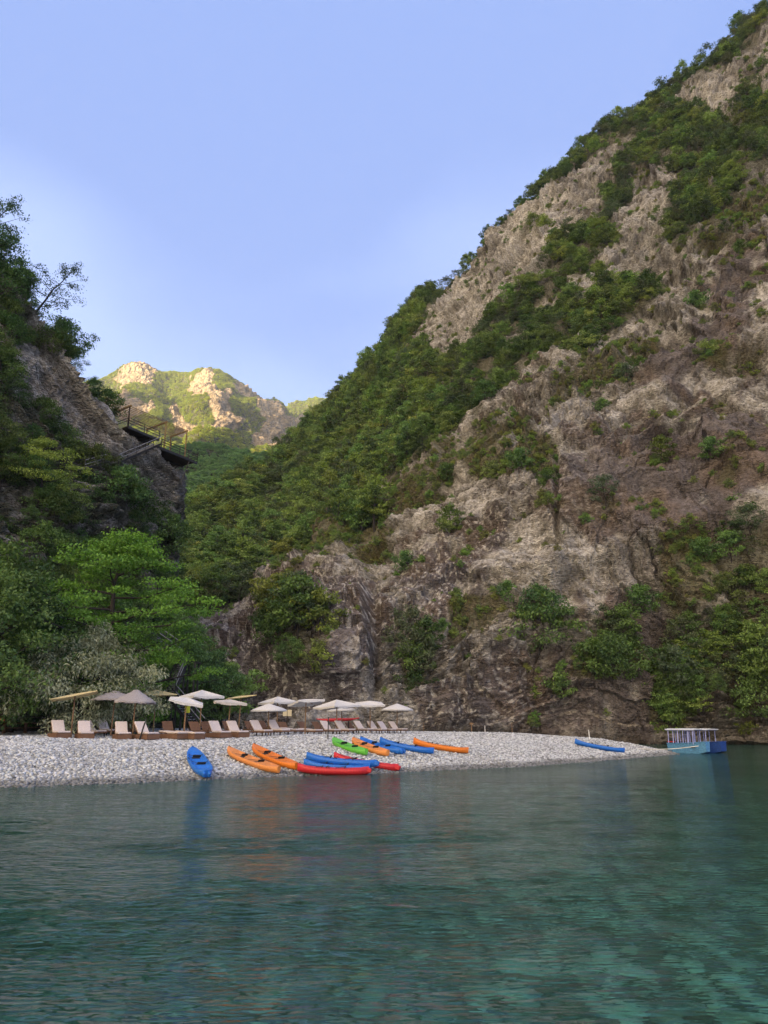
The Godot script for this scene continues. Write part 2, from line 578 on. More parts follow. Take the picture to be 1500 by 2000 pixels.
		if cr < 0.02:
			d -= (1.0 - cr / 0.02) * 0.8 * wall * smooth01(0.0, 0.2, pt)
		# the buttress at the left, cut off by a deep cleft
		var bx := ch.x + fn * 5.0 + (ch.y - 1250.0) * 0.02
		d += (2.6 + sl * 1.2) * smooth01(450, 600, bx) * smooth01(742, 708, bx) * smooth01(1090, 1150, ch.y) * smooth01(1400, 1330, ch.y)
		d -= 1.4 * smooth01(712, 730, bx) * smooth01(752, 735, bx) * smooth01(1130, 1190, ch.y)
		d += 3.0 * smooth01(628, 640, bx) * smooth01(700, 690, bx) * smooth01(1045, 1060, ch.y) * smooth01(1140, 1090, ch.y)
		# overhangs above the big stained wall, and the long fissure
		d += 2.2 * smooth01(1135, 1105, ch.y + (ch.x - 1200.0) * 0.32) * smooth01(1040, 1110, ch.x) * (1.0 - smooth01(1000, 800, ch.y))
		d -= 1.6 * smooth01(8, 0, absf(ch.x - 1093.0 - fn * 4.0)) * smooth01(880, 930, ch.y) * smooth01(1120, 1060, ch.y)
		if ch.y > 1470.0:
			d *= 0.2
		right.pos[k] = p + n * d
		# colour of the stone
		var c := Color(0.64, 0.625, 0.6).lerp(Color(0.44, 0.425, 0.41), smooth01(-0.4, 0.4, t))
		c = c.lerp(Color(0.78, 0.755, 0.715), clampf(pale * 0.9 + smooth01(0.15, 0.5, a2 + fn * 0.5) * 0.35, 0.0, 1.0))
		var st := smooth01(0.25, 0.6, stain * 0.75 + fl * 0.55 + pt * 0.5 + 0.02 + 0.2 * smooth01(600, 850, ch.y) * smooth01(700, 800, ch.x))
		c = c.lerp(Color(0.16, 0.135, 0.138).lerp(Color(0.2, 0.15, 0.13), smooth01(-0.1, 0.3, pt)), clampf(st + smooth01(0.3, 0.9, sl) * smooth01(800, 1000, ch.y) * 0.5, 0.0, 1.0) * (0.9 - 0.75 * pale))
		c = c * (0.72 + 0.42 * smooth01(-0.9, 0.9, cp + bl * 0.6)) * (0.88 + 0.2 * smooth01(-0.8, 0.8, sl))
		var sp := speck.get_noise_3dv(p)
		c = c.lerp(Color(0.74, 0.71, 0.66), smooth01(0.2, 0.34, sp + cp * 0.12) * 0.85 * smooth01(1300, 900, ch.x + ch.y * 0.1 - 100))
		c = c.lerp(Color(0.16, 0.125, 0.09), smooth01(0.15, 0.55, pt - sp * 0.4) * 0.45 * (1.0 - pale))
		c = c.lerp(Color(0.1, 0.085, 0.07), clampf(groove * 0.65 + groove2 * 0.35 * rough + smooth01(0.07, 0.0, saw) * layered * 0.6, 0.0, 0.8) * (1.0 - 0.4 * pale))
		# pale veins that follow the beds in the dark foot of the wall
		var vein := smooth01(0.75, 0.95, l2.get_noise_1d(s * 0.35 + 40.0) * 1.8) * smooth01(1190, 1260, ch.y) * smooth01(700, 800, ch.x)
		c = c.lerp(Color(0.42, 0.38, 0.33), vein * smooth01(-0.35, 0.1, sp + fn))
		c = c.lerp(Color(0.11, 0.115, 0.04).lerp(Color(0.15, 0.125, 0.06), smooth01(-0.3, 0.4, sp)), clampf(grass * 0.75 + smooth01(0.3, 0.75, n.y + pt * 0.5 - 0.15) * 0.25, 0.0, 1.0) * smooth01(0.5, 0.1, st - grass))
		c = c.lerp(Color(0.1, 0.1, 0.05), veg * 0.75)
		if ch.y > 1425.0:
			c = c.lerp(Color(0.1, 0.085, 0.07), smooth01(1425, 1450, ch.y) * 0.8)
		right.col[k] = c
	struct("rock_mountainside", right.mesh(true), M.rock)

func left_cliff() -> void:
	# column: chart x, distance of the foot, chart y of the brow, distance of the brow, share of the way at which the wall bulges
	var cols := [[-430, 40, -60, 60], [-260, 45, 180, 62], [-120, 49, 370, 64], [-40, 52, 455, 66], [20, 55, 540, 68], [60, 57, 628, 70], [110, 60, 692, 72], [160, 63, 752, 74], [205, 66, 806, 75.5],
		[240, 69, 856, 77.5], [290, 74, 884, 81.5], [332, 79, 908, 85], [350, 82, 922, 87], [354, 87, 928, 95], [338, 95, 965, 112], [300, 104, 1010, 130]]
	var f := [0.0, 0.15, 0.35, 0.55, 0.75, 0.9, 1.0]
	var g := [0.0, 0.1, 0.28, 0.5, 0.72, 0.88, 1.0]
	var P := []
	var C := []
	for k in cols.size():
		var c: Array = cols[k]
		var x: float = c[0]
		var p := []
		var q := []
		var foot := at(x, 1425, c[1])
		p.append(Vector3(foot.x, -3.0, foot.z + 1.0))
		q.append(Vector2(x, 1480))
		for r in f.size():
			var y := lerpf(1425.0, c[2], f[r])
			p.append(at(x, y, lerpf(c[1], c[3], g[r])))
			q.append(Vector2(x, y))
		var top: Vector3 = p[-1]
		p.append(top + Vector3(-5, -0.6, -5))
		q.append(Vector2(x, c[2] - 12))
		p.append(top + Vector3(-20, -3, -14))
		q.append(Vector2(x, c[2] - 24))
		P.append(p)
		C.append(q)
	left.fill(P, C, [10, 14, 16, 22, 26, 32, 30, 28, 24, 34, 30, 16, 14, 16, 14], [10, 40, 60, 62, 62, 50, 34, 8, 8])
	left.normals()
	var med := noise(202, 0.09, 4)
	var fine := noise(203, 0.5, 3)
	var warp := noise(204, 0.03, 2)
	var l1 := noise(206, 0.55, 2)
	var l2 := noise(207, 2.2, 2)
	var patch := noise(212, 0.12, 3)
	var chipl := cells(213, 0.7, FastNoiseLite.RETURN_CELL_VALUE)
	var bare := raster([
		[[30, 660], [90, 690], [150, 750], [210, 800], [260, 850], [290, 900], [220, 930], [150, 870], [100, 830], [50, 790], [20, 720]],
		[[215, 900], [340, 885], [360, 950], [340, 1010], [300, 1050], [265, 1030], [235, 960]],
		[[-10, 480], [20, 500], [20, 560], [-10, 600]],
	], 2)
	for k in left.pos.size():
		var p := left.pos[k]
		var ch := left.chart[k]
		var n := left.nrm[k]
		var pt := patch.get_noise_3dv(p)
		var b := smooth01(0.3, 0.6, sample(bare, ch.x, ch.y) + pt * 0.35)
		left.veg[k] = 1.0 - b
		var s := p.y * 0.75 + p.x * 0.5 - p.z * 0.2 + warp.get_noise_3dv(p) * 6.0
		var fn := fine.get_noise_3dv(p)
		var saw := fposmod(s * 0.55 + l1.get_noise_1d(s) * 0.4, 1.0)
		var edge := smooth01(858, 905, ch.y)
		var d := med.get_noise_3dv(p) * 2.4 * lerpf(0.4, 1.0, edge) + l1.get_noise_1d(s) * 1.0 + (saw - 0.5) * 1.9 + l2.get_noise_1d(s) * 0.7 + fn * 0.45 + chipl.get_noise_3d((p.x - p.y * 0.4) * 0.5 + fn * 0.3, s * 0.9 + fn * 0.3, p.z * 0.5) * 0.55
		# hollow under the platform's prow
		d -= 2.0 * smooth01(270, 330, ch.x) * smooth01(960, 1080, ch.y) * smooth01(1300, 1100, ch.y)
		d *= 1.0 - 0.65 * smooth01(338, 352, ch.x)
		left.pos[k] = p + n * d
		var c := Color(0.34, 0.33, 0.325).lerp(Color(0.56, 0.545, 0.525), smooth01(-0.1, 0.4, l2.get_noise_1d(s) + fn * 0.6))
		c = c.lerp(Color(0.13, 0.115, 0.105), smooth01(0.1, 0.5, pt) * 0.5)
		c = c.lerp(Color(0.05, 0.055, 0.027), (1.0 - b) * smooth01(-0.3, 0.3, fn + 0.15) * 0.85)
		left.col[k] = c
	struct("rock_bluff", left.mesh(true), M.rock)

func far_land() -> void:
	var med := noise(302, 0.012, 4, true)
	var fine := noise(303, 0.05, 3)
	# the wooded hill across the side valley
	var P := []
	var C := []
	for c in [[60, 940, 480], [180, 930, 490], [300, 905, 500], [345, 895, 510], [380, 888, 520], [430, 886, 530], [480, 896, 530], [530, 905, 530], [590, 890, 540], [660, 880, 540]]:
		var p := []
		var q := []
		var base := at(c[0], 1060.0, 330.0)
		p.append(Vector3(base.x, -6.0, base.z + 130.0))
		q.append(Vector2(c[0], 1150))
		for r in 5:
			var y := lerpf(1060.0, c[1], [0.0, 0.3, 0.55, 0.8, 1.0][r])
			p.append(at(c[0], y, lerpf(330.0, c[2], [0.0, 0.3, 0.55, 0.8, 1.0][r])))
			q.append(Vector2(c[0], y))
		p.append(p[-1] + Vector3(0, -25, -80))
		q.append(Vector2(c[0], c[1] - 10))
		P.append(p)
		C.append(q)
	hill.fill(P, C, [10, 12, 14, 14, 16, 16, 16, 16, 16], [8, 16, 16, 18, 18, 5])
	hill.normals()
	for k in hill.pos.size():
		var p := hill.pos[k]
		hill.pos[k] = p + hill.nrm[k] * ((med.get_noise_3dv(p) - 0.2) * 9.0)
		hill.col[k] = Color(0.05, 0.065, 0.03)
		hill.veg[k] = 1.0
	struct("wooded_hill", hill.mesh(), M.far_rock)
	# the sunlit mountain at the head of the valley
	P = []
	C = []
	var cols := [[90, 800, 1500], [150, 768, 1520], [205, 744, 1530], [232, 728, 1520], [250, 717, 1510], [268, 713, 1500], [292, 718, 1500], [312, 731, 1510], [345, 733, 1540], [372, 736, 1500], [390, 729, 1450], [412, 726, 1430], [436, 734, 1440],
		[462, 748, 1460], [490, 767, 1480], [512, 783, 1500], [532, 798, 1540], [552, 806, 1620], [580, 808, 1700], [610, 806, 1700], [660, 796, 1700], [740, 780, 1700]]
	var us := []
	for n in cols.size():
		var c: Array = cols[n]
		var x: float = c[0]
		var spur := 90.0 * (smooth01(360, 395, x) * smooth01(470, 420, x)) + 40.0 * smooth01(480, 510, x) * smooth01(560, 530, x)
		var p := []
		var q := []
		var base := at(x, 980.0, 720.0)
		p.append(Vector3(base.x, -6.0, base.z + 250.0))
		q.append(Vector2(x, 1100))
		for r in 7:
			var f: float = [0.0, 0.2, 0.4, 0.58, 0.75, 0.9, 1.0][r]
			var y := lerpf(980.0, c[1], f)
			var d := lerpf(720.0, c[2], [0.0, 0.16, 0.36, 0.55, 0.73, 0.89, 1.0][r])
			p.append(at(x, y, d - spur * [0.0, 0.5, 1.0, 1.0, 0.9, 0.6, 0.2][r]))
			q.append(Vector2(x, y))
		p.append(p[-1] + Vector3(0, -40, -150))
		q.append(Vector2(x, c[1] - 10))
		P.append(p)
		C.append(q)
		if n > 0:
			us.append(maxi(8, int((x - cols[n - 1][0]) * 1.1)))
	peak.fill(P, C, us, [8, 30, 50, 56, 56, 56, 40, 6])
	peak.normals()
	var rockm := raster([
		[[205, 755], [240, 725], [270, 705], [325, 733], [310, 747], [270, 750], [215, 765]],
		[[368, 775], [372, 748], [400, 722], [430, 728], [424, 750], [400, 765]],
		[[370, 778], [400, 762], [430, 768], [446, 800], [462, 862], [440, 862], [415, 820], [405, 785]],
		[[440, 752], [480, 760], [520, 785], [545, 815], [565, 855], [520, 850], [500, 815], [470, 785], [440, 770]],
		[[210, 800], [250, 782], [285, 795], [300, 830], [215, 830]],
		[[320, 810], [350, 800], [370, 830], [420, 830], [440, 860], [340, 862]],
		[[470, 850], [520, 845], [580, 870], [560, 885], [480, 865]],
		[[545, 815], [560, 822], [600, 822], [600, 845], [570, 845]],
		[[295, 768], [330, 762], [345, 772], [300, 776]],
	], 1)
	for k in peak.pos.size():
		var p := peak.pos[k]
		var ch := peak.chart[k]
		var fn := fine.get_noise_3dv(p * 0.5)
		var r := smooth01(0.45, 0.7, sample(rockm, ch.x, ch.y) + fn * 0.35)
		peak.veg[k] = 1.0 - r
		var top := smooth01(0.0, 30.0, ch.y - 745.0)
		var d := (med.get_noise_3dv(p * 0.3) * 42.0 - 10.0) * lerpf(0.15, 1.0, top) + fn * 6.0 * lerpf(0.3, 1.0, top) + fine.get_noise_3d(p.x * 0.7, p.y * 0.12, p.z * 0.7) * 13.0 * r * lerpf(0.4, 1.0, top) + fine.get_noise_3d(p.x * 2.2, p.y * 0.4, p.z * 2.2) * 5.0 * r
		peak.pos[k] = p + peak.nrm[k] * d
		peak.col[k] = Color(0.1, 0.11, 0.045).lerp(Color(0.52, 0.42, 0.29).lerp(Color(0.33, 0.28, 0.22), smooth01(-0.1, 0.4, fine.get_noise_3d(p.x * 1.5, p.y * 0.3, p.z * 1.5))), r)  # warm gold of the low sun is painted into the rock colour
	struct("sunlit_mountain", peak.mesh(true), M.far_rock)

func evening_land() -> void:   # beyond the frame: the bank that the bluff belongs to, and an unseen western ridge, added and shaped to shade gorge and far slopes
	var n := noise(401, 0.006, 4)
	for which in 2:
		var s := Sheet.new()
		s.nu = 80
		s.nv = 30
		for j in s.nv:
			for i in s.nu:
				var a := float(i) / (s.nu - 1)
				var up := float(j) / (s.nv - 1)
				var p: Vector3
				if which == 0:
					p = Vector3(lerpf(-52.0, -260.0, up), -4.0 + 62.0 * sin(up * PI) * lerpf(0.35, 1.0, smooth01(0.0, 0.75, a)), lerpf(160.0, -40.0, a))
					p.x -= maxf(0.0, p.z) * 0.5
					p.y += n.get_noise_3dv(p * 3.0) * 14.0 * minf(1.0, up * 5.0)
				else:
					var h := 490.0 + 275.0 * smooth01(0.43, 0.5, a)
					p = Vector3(lerpf(-1150.0, -2100.0, up), h * sin(up * PI) - 5.0, lerpf(1900.0, -1900.0, a))
					p.y += n.get_noise_3dv(p) * 70.0 * minf(1.0, up * 4.0)
				s.pos.append(p)
				s.col.append(Color(0.08, 0.09, 0.045))
				s.chart.append(Vector2.ZERO)
				s.nrm.append(Vector3.UP)
		struct("river_bank" if which == 0 else "unseen_shade_ridge", s.mesh(), M.far_rock)

# ------------------------------------------------------------------ gravel bar, river bed and river
var bar := PackedVector2Array()
const GX0 := -95.0
const GZ0 := 24.0
const GSTEP := 0.5
const GNX := 420
const GNZ := 260
var ground_h := PackedFloat32Array()

func river_point(px: float, py: float) -> Vector2:   # where the sight line meets the water level
	var v := at(px, py, 10.0) - EYE
	var t := -EYE.y / v.y
	return Vector2(v.x * t, v.z * t)

func ground_at(x: float, z: float) -> float:
	var fx := clampf((x - GX0) / GSTEP, 0.0, GNX - 1.01)
	var fz := clampf((GZ0 - z) / GSTEP, 0.0, GNZ - 1.01)
	var i := int(fx)
	var j := int(fz)
	fx -= i
	fz -= j
	var k := j * GNX + i
	return lerpf(lerpf(ground_h[k], ground_h[k + 1], fx), lerpf(ground_h[k + GNX], ground_h[k + GNX + 1], fx), fz)

func on_ground(px: float, py: float) -> Vector3:
	var v := at(px, py, 1.0) - EYE
	var d := 4.0
	while d < 95.0:
		var p := EYE + v * d
		if p.y <= ground_at(p.x, p.z):
			break
		d += 0.05
	var p := EYE + v * d
	return Vector3(p.x, ground_at(p.x, p.z), p.z)

func stand(px: float, d: float) -> Vector3:   # on the ground at that distance
	var p := at(px, 1420, d)
	return Vector3(p.x, ground_at(p.x, p.z), p.z)

func ground_and_river() -> void:
	for s in [[-900, 1545], [-400, 1543], [0, 1538], [120, 1534], [250, 1528], [370, 1523], [430, 1521], [520, 1515], [600, 1513], [720, 1511], [800, 1506], [900, 1502], [1000, 1498], [1100, 1491], [1200, 1483], [1270, 1477], [1318, 1473]]:
		bar.append(river_point(s[0], s[1]))
	for s in [[1305, 1468.5], [1240, 1465], [1180, 1462], [1120, 1458], [1050, 1453], [900, 1449]]:
		bar.append(river_point(s[0], s[1]))
	bar.append(Vector2(8, -130))
	bar.append(Vector2(-160, -130))
	var bed := noise(501, 0.12, 3)
	var small := noise(502, 0.7, 2)
	var lump := noise(503, 0.06, 2)
	var ground := Sheet.new()
	ground.nu = GNX
	ground.nv = GNZ
	ground_h.resize(GNX * GNZ)
	for j in GNZ:
		for i in GNX:
			var q := Vector2(GX0 + i * GSTEP, GZ0 - j * GSTEP)
			var d := 1e9
			for k in bar.size() - 2:
				var c := Geometry2D.get_closest_point_to_segment(q, bar[k], bar[k + 1])
				d = minf(d, c.distance_squared_to(q))
			d = sqrt(d)
			var inside := Geometry2D.is_point_in_polygon(q, bar)
			var b := bed.get_noise_2dv(q)
			var h := 0.0
			if inside:
				var dd := d + b * 0.6
				h = 0.205 * minf(dd, 5.0) + 0.055 * clampf(dd - 5.0, 0.0, 6.5) + 0.012 * maxf(0.0, dd - 11.5) + lump.get_noise_2dv(q) * 0.12 * minf(1.0, d / 6.0)
			else:
				h = -0.16 * minf(d, 6.0) - 0.10 * clampf(d - 6.0, 0.0, 12.0)
				h = maxf(h, -2.3) + b * 0.35 * minf(1.0, d / 5.0)
				var near := q.y + 7.0 - maxf(0.0, -q.x) * 0.4 + clampf(q.x, 0.0, 5.0) * 0.55   # the near bank, nearest at the right
				h = maxf(h, minf(-0.6 + near * 0.14, -0.3) + b * 0.12) if near > -14.0 else h
			h += small.get_noise_2dv(q) * 0.035
			ground_h[j * GNX + i] = h
			ground.pos.append(Vector3(q.x, h, q.y))
			ground.chart.append(Vector2.ZERO)
			ground.nrm.append(Vector3.UP)
			var dry := Color(0.29, 0.3, 0.315).lerp(Color(0.4, 0.415, 0.43), smooth01(-0.3, 0.3, b))
			var wet := Color(0.1, 0.12, 0.085).lerp(Color(0.19, 0.205, 0.15), smooth01(-0.3, 0.4, b))
			ground.col.append(wet.lerp(dry, smooth01(-0.03, 0.1, h)))
	struct("gravel_bar_and_riverbed", ground.mesh(), M.gravel)
	# water: long low swell in the mesh, ripples in the height map
	var swell := noise(511, 0.35, 2)
	var chop := noise(512, 1.1, 2)
	var water := Sheet.new()
	var zs := []
	var z := 30.0
	while z > -135.0:
		zs.append(z)
		z -= 0.16 if z > -22.0 and z < 0.0 else (0.3 if z > -60.0 and z < 2.0 else 3.0)
	var xs := []
	var x := -150.0
	while x < 150.0:
		xs.append(x)
		x += 0.25 if absf(x) < 24.0 else (0.8 if absf(x) < 60.0 else 6.0)
	water.nu = xs.size()
	water.nv = zs.size()
	for zz in zs:
		for xx in xs:
			var h := swell.get_noise_2d(xx * 0.5 + zz * 0.12, zz * 1.5) * 0.008 + chop.get_noise_2d(xx * 0.55 - zz * 0.1, zz * 1.6) * (0.004 + 0.034 * smooth01(-0.1, 0.4, swell.get_noise_2d(xx * 0.25, zz * 0.5 + 50.0)) * smooth01(-26.0, -9.0, zz) * smooth01(5.0, -2.0, xx))
			water.pos.append(Vector3(xx, h * smooth01(-56.0, -30.0, zz) * smooth01(60.0, 24.0, absf(xx)) * smooth01(2.0, -2.0, zz), zz))
			water.chart.append(Vector2.ZERO)
			water.nrm.append(Vector3.UP)
			water.col.append(Color.WHITE)
	struct("river_water", water.mesh(), M.river_water)

# ------------------------------------------------------------------ trees
func rnd(a: float, b: float) -> float:
	return rng.randf_range(a, b)

func rdir() -> Vector3:
	var z := rnd(-1, 1)
	var a := rnd(0, TAU)
	var r := sqrt(1.0 - z * z)
	return Vector3(r * cos(a), z, r * sin(a))

# clumps: [centre, radius, tone 0..1]; leaves are small folded blades spread through each clump
func leaf_cloud(clumps: Array, per: int, leaf: float, slim: float, flat: float, dark: Color, light: Color, droop := 0.0) -> ArrayMesh:
	var pos := PackedVector3Array()
	var nrm := PackedVector3Array()
	var col := PackedColorArray()
	var idx := PackedInt32Array()
	for c in clumps:
		var mid: Vector3 = c[0]
		var rad: float = c[1]
		var tone: float = c[2]
		for k in per:
			var u := rdir()
			var e := u * pow(rng.randf(), 0.45) * rad
			e.y *= flat
			var d := (rdir() + u * 0.7 + Vector3(0, -droop, 0)).normalized()
			var n := (rdir() + Vector3(0, 1.1, 0) + u * 0.5).normalized()
			var side := d.cross(n).normalized()
			n = side.cross(d).normalized()
			if n.y < 0.0:
				n = -n
			var l := leaf * rnd(0.65, 1.3)
			var w := l * slim
			var p := mid + e
			var b := pos.size()
			pos.append(p - d * l * 0.5)
			pos.append(p + side * w * 0.5 + n * l * 0.08)
			pos.append(p + d * l * 0.5)
			pos.append(p - side * w * 0.5 + n * l * 0.08)
			var q := dark.lerp(light, clampf(tone + rnd(-0.28, 0.28), 0.0, 1.0))
			for v in 4:
				nrm.append(n)
				col.append(q)
			if side.cross(d).dot(n) > 0.0:
				idx.append_array([b, b + 3, b + 2, b, b + 2, b + 1])
			else:
				idx.append_array([b, b + 1, b + 2, b, b + 2, b + 3])
	var arr := []
	arr.resize(Mesh.ARRAY_MAX)
	arr[Mesh.ARRAY_VERTEX] = pos
	arr[Mesh.ARRAY_NORMAL] = nrm
	arr[Mesh.ARRAY_COLOR] = col
	arr[Mesh.ARRAY_INDEX] = idx
	var m := ArrayMesh.new()
	m.add_surface_from_arrays(Mesh.PRIMITIVE_TRIANGLES, arr)
	return m

# s: height, spread, base (share of the height where limbs start), limbs, forks, clump, per, leaf, slim, flat, droop, rise, lean, trunk, dark, light
func make_tree(seed_: int, s: Dictionary) -> Array:
	rng.seed = seed_
	var st := newst()
	var clumps := []
	var h: float = s.height
	var r: float = s.spread
	var pts := []
	var rads := []
	var lean := Vector3(rnd(-1, 1), 0, rnd(-1, 1)).normalized() * h * float(s.get("lean", 0.06))
	var tr: float = s.get("trunk", h * 0.022)
	for i in 6:
		var t := i / 5.0
		pts.append(Vector3(0, -0.4 + t * h * 0.86, 0) + lean * t * t + Vector3(rnd(-1, 1), 0, rnd(-1, 1)) * h * 0.018 * (1.0 if i > 0 else 0.0))
		rads.append(tr * lerpf(1.0, 0.22, t))
	tube(st, pts, rads, 6, false)
	var limbs: int = s.limbs
	var base: float = s.base
	for k in limbs:
		var t := lerpf(base, 1.0, (k + rng.randf() * 0.7) / limbs)
		var ft := clampf(t, 0.0, 1.0) * 5.0
		var i0 := mini(int(ft), 4)
		var root: Vector3 = pts[i0].lerp(pts[i0 + 1], ft - i0)
		var az := k * 2.4 + rnd(-0.5, 0.5)
		var shape := sin(PI * clampf((t - base) / (1.0 - base) * 0.72 + 0.25, 0.0, 1.0))
		var reach := r * shape * rnd(0.72, 1.12)
		var out := Vector3(cos(az), 0, sin(az))
		var rise := h * float(s.get("rise", 0.14)) * rnd(0.5, 1.4)
		var tip := root + out * reach + Vector3(0, rise, 0)
		var bend := root.lerp(tip, 0.5) + Vector3(0, -rise * 0.15, 0) + rdir() * reach * 0.08
		var lr := tr * lerpf(0.45, 0.18, t)
		tube(st, [root, bend, tip], [lr, lr * 0.6, lr * 0.22], 5, false)
		var forks: int = s.forks
		var tone := rnd(0.15, 0.85)
		for q in forks:
			var ff := (q + 1.0) / forks
			var from := root.lerp(bend, ff * 2.0) if ff < 0.5 else bend.lerp(tip, ff * 2.0 - 1.0)
			var off := (out.cross(Vector3.UP) * (1.0 if q % 2 else -1.0) * rnd(0.3, 1.0) + out * rnd(0.0, 0.5) + Vector3(0, rnd(-0.15, 0.5), 0)) * reach * 0.36 * (1.0 if ff < 0.99 else 0.25)
			if ff > 0.3:
				tube(st, [from, from + off * 0.9], [lr * 0.35, lr * 0.12], 4, false)
				clumps.append([from + off, float(s.clump) * rnd(0.7, 1.25), clampf(tone + rnd(-0.25, 0.25), 0.0, 1.0)])
	for k in 3:
		clumps.append([pts[-1] + rdir() * r * 0.2, float(s.clump) * rnd(0.7, 1.1), rnd(0.3, 0.9)])
	var crown := leaf_cloud(clumps, s.per, s.leaf, s.get("slim", 0.55), s.get("flat", 0.6), s.dark, s.light, s.get("droop", 0.2))
	return [done(st), crown]

const G_DARK := Color(0.06, 0.115, 0.042)
const G_MID := Color(0.165, 0.265, 0.07)
const G_LIGHT := Color(0.27, 0.4, 0.1)
const G_WARM := Color(0.3, 0.4, 0.105)
const G_OLIVE := Color(0.12, 0.14, 0.078)
const G_SILVER := Color(0.2, 0.235, 0.16)
const G_BLUE := Color(0.05, 0.1, 0.055)

var kinds := {}

func tree(kind: String, where: Vector3, scale_: float, turn: float, leafy: String, label: String, category: String, group: String, called := "tree", tilt := 0.0) -> Node3D:
	var t := thing(called, label, category, where, turn, group)
	t.scale = Vector3.ONE * scale_
	t.rotation.z = tilt
	part("trunk" if category == "tree" else "stem", kinds[kind][0], M.bark if leafy == "leaf_dry" else M.dark_bark, t)
	part("crown" if category == "tree" else "foliage", kinds[kind][1], M[leafy], t)
	return t

func make_kinds() -> void:
	kinds.round = make_tree(1, {height = 6.0, spread = 2.5, base = 0.22, limbs = 13, forks = 4, clump = 0.75, per = 44, leaf = 0.36, dark = G_DARK.lerp(G_MID, 0.45), light = G_LIGHT})
	kinds.round_dark = make_tree(2, {height = 6.0, spread = 2.6, base = 0.2, limbs = 13, forks = 4, clump = 0.78, per = 44, leaf = 0.36, dark = G_DARK, light = G_MID})
	kinds.tall = make_tree(3, {height = 8.5, spread = 2.4, base = 0.25, limbs = 15, forks = 4, clump = 0.8, per = 42, leaf = 0.38, dark = G_DARK, light = G_MID.lerp(G_LIGHT, 0.7)})
	kinds.layered = make_tree(4, {height = 6.0, spread = 3.2, base = 0.3, limbs = 12, forks = 5, clump = 0.85, per = 44, leaf = 0.36, flat = 0.36, rise = 0.07, dark = G_DARK.lerp(G_MID, 0.5), light = G_WARM})
	kinds.sparse = make_tree(5, {height = 7.0, spread = 2.6, base = 0.3, limbs = 11, forks = 4, clump = 0.7, per = 24, leaf = 0.34, lean = 0.14, trunk = 0.16, dark = G_DARK, light = G_OLIVE})
	kinds.olive = make_tree(6, {height = 5.0, spread = 2.4, base = 0.15, limbs = 13, forks = 4, clump = 0.7, per = 40, leaf = 0.32, slim = 0.4, dark = G_DARK.lerp(G_OLIVE, 0.4), light = G_OLIVE.lerp(G_SILVER, 0.3)})
	kinds.bush = make_tree(7, {height = 2.6, spread = 1.7, base = 0.02, limbs = 12, forks = 3, clump = 0.55, per = 44, leaf = 0.26, rise = 0.25, trunk = 0.06, dark = G_DARK, light = G_MID.lerp(G_LIGHT, 0.4)})
	kinds.bush_warm = make_tree(8, {height = 2.4, spread = 1.6, base = 0.02, limbs = 12, forks = 3, clump = 0.55, per = 40, leaf = 0.26, rise = 0.25, trunk = 0.06, dark = G_DARK.lerp(G_OLIVE, 0.6), light = G_WARM})
	kinds.big_layered = make_tree(11, {height = 15.0, spread = 7.0, base = 0.1, limbs = 36, forks = 6, clump = 1.25, per = 190, leaf = 0.205, flat = 0.26, rise = 0.045, droop = 0.3, dark = Color(0.08, 0.18, 0.03), light = Color(0.18, 0.36, 0.05)})
	kinds.willow = make_tree(12, {height = 6.8, spread = 5.0, base = 0.08, limbs = 28, forks = 5, clump = 0.95, per = 230, leaf = 0.23, slim = 0.34, flat = 0.75, rise = 0.1, droop = 0.9, dark = G_OLIVE.lerp(G_DARK, 0.2), light = Color(0.46, 0.5, 0.36)})
	kinds.dense = make_tree(13, {height = 9.0, spread = 3.8, base = 0.12, limbs = 22, forks = 5, clump = 1.0, per = 130, leaf = 0.2, flat = 0.5, dark = G_DARK, light = G_MID})
	kinds.airy = make_tree(14, {height = 8.0, spread = 3.6, base = 0.25, limbs = 14, forks = 5, clump = 0.75, per = 44, leaf = 0.2, lean = 0.2, trunk = 0.15, flat = 0.7, dark = G_DARK, light = G_BLUE})
	kinds.golden = make_tree(15, {height = 7.0, spread = 4.2, base = 0.2, limbs = 16, forks = 5, clump = 0.9, per = 100, leaf = 0.19, flat = 0.3, rise = 0.05, dark = G_MID, light = G_WARM})
	kinds.hanging = make_tree(16, {height = 3.6, spread = 2.8, base = 0.02, limbs = 18, forks = 4, clump = 0.7, per = 70, leaf = 0.22, rise = 0.2, trunk = 0.08, droop = 0.6, dark = G_DARK, light = G_MID})

func upright(p: Vector3, s: float, turn: float) -> Transform3D:
	return Transform3D(Basis(Vector3.UP, turn).scaled(Vector3.ONE * s), p)

func scatter(sheet: Sheet, j0: int, j1: int, count: int, lo: float, hi: float) -> Array:   # vertices with lo <= veg < hi, evenly by area
	var cum := PackedFloat32Array()
	var which := PackedInt32Array()
	var total := 0.0
	var nu := sheet.nu
	for j in range(j0, j1, 2):
		for i in range(1, nu - 1, 2):
			var k := j * nu + i
			if sheet.veg[k] < lo or sheet.veg[k] >= hi:
				continue
			total += (sheet.pos[k + 1] - sheet.pos[k - 1]).cross(sheet.pos[k + nu] - sheet.pos[k - nu]).length()
			cum.append(total)
			which.append(k)
	var out := []
	for n in count:
		var k := which[mini(cum.bsearch(rng.randf() * total), which.size() - 1)]
		out.append(k)
	return out

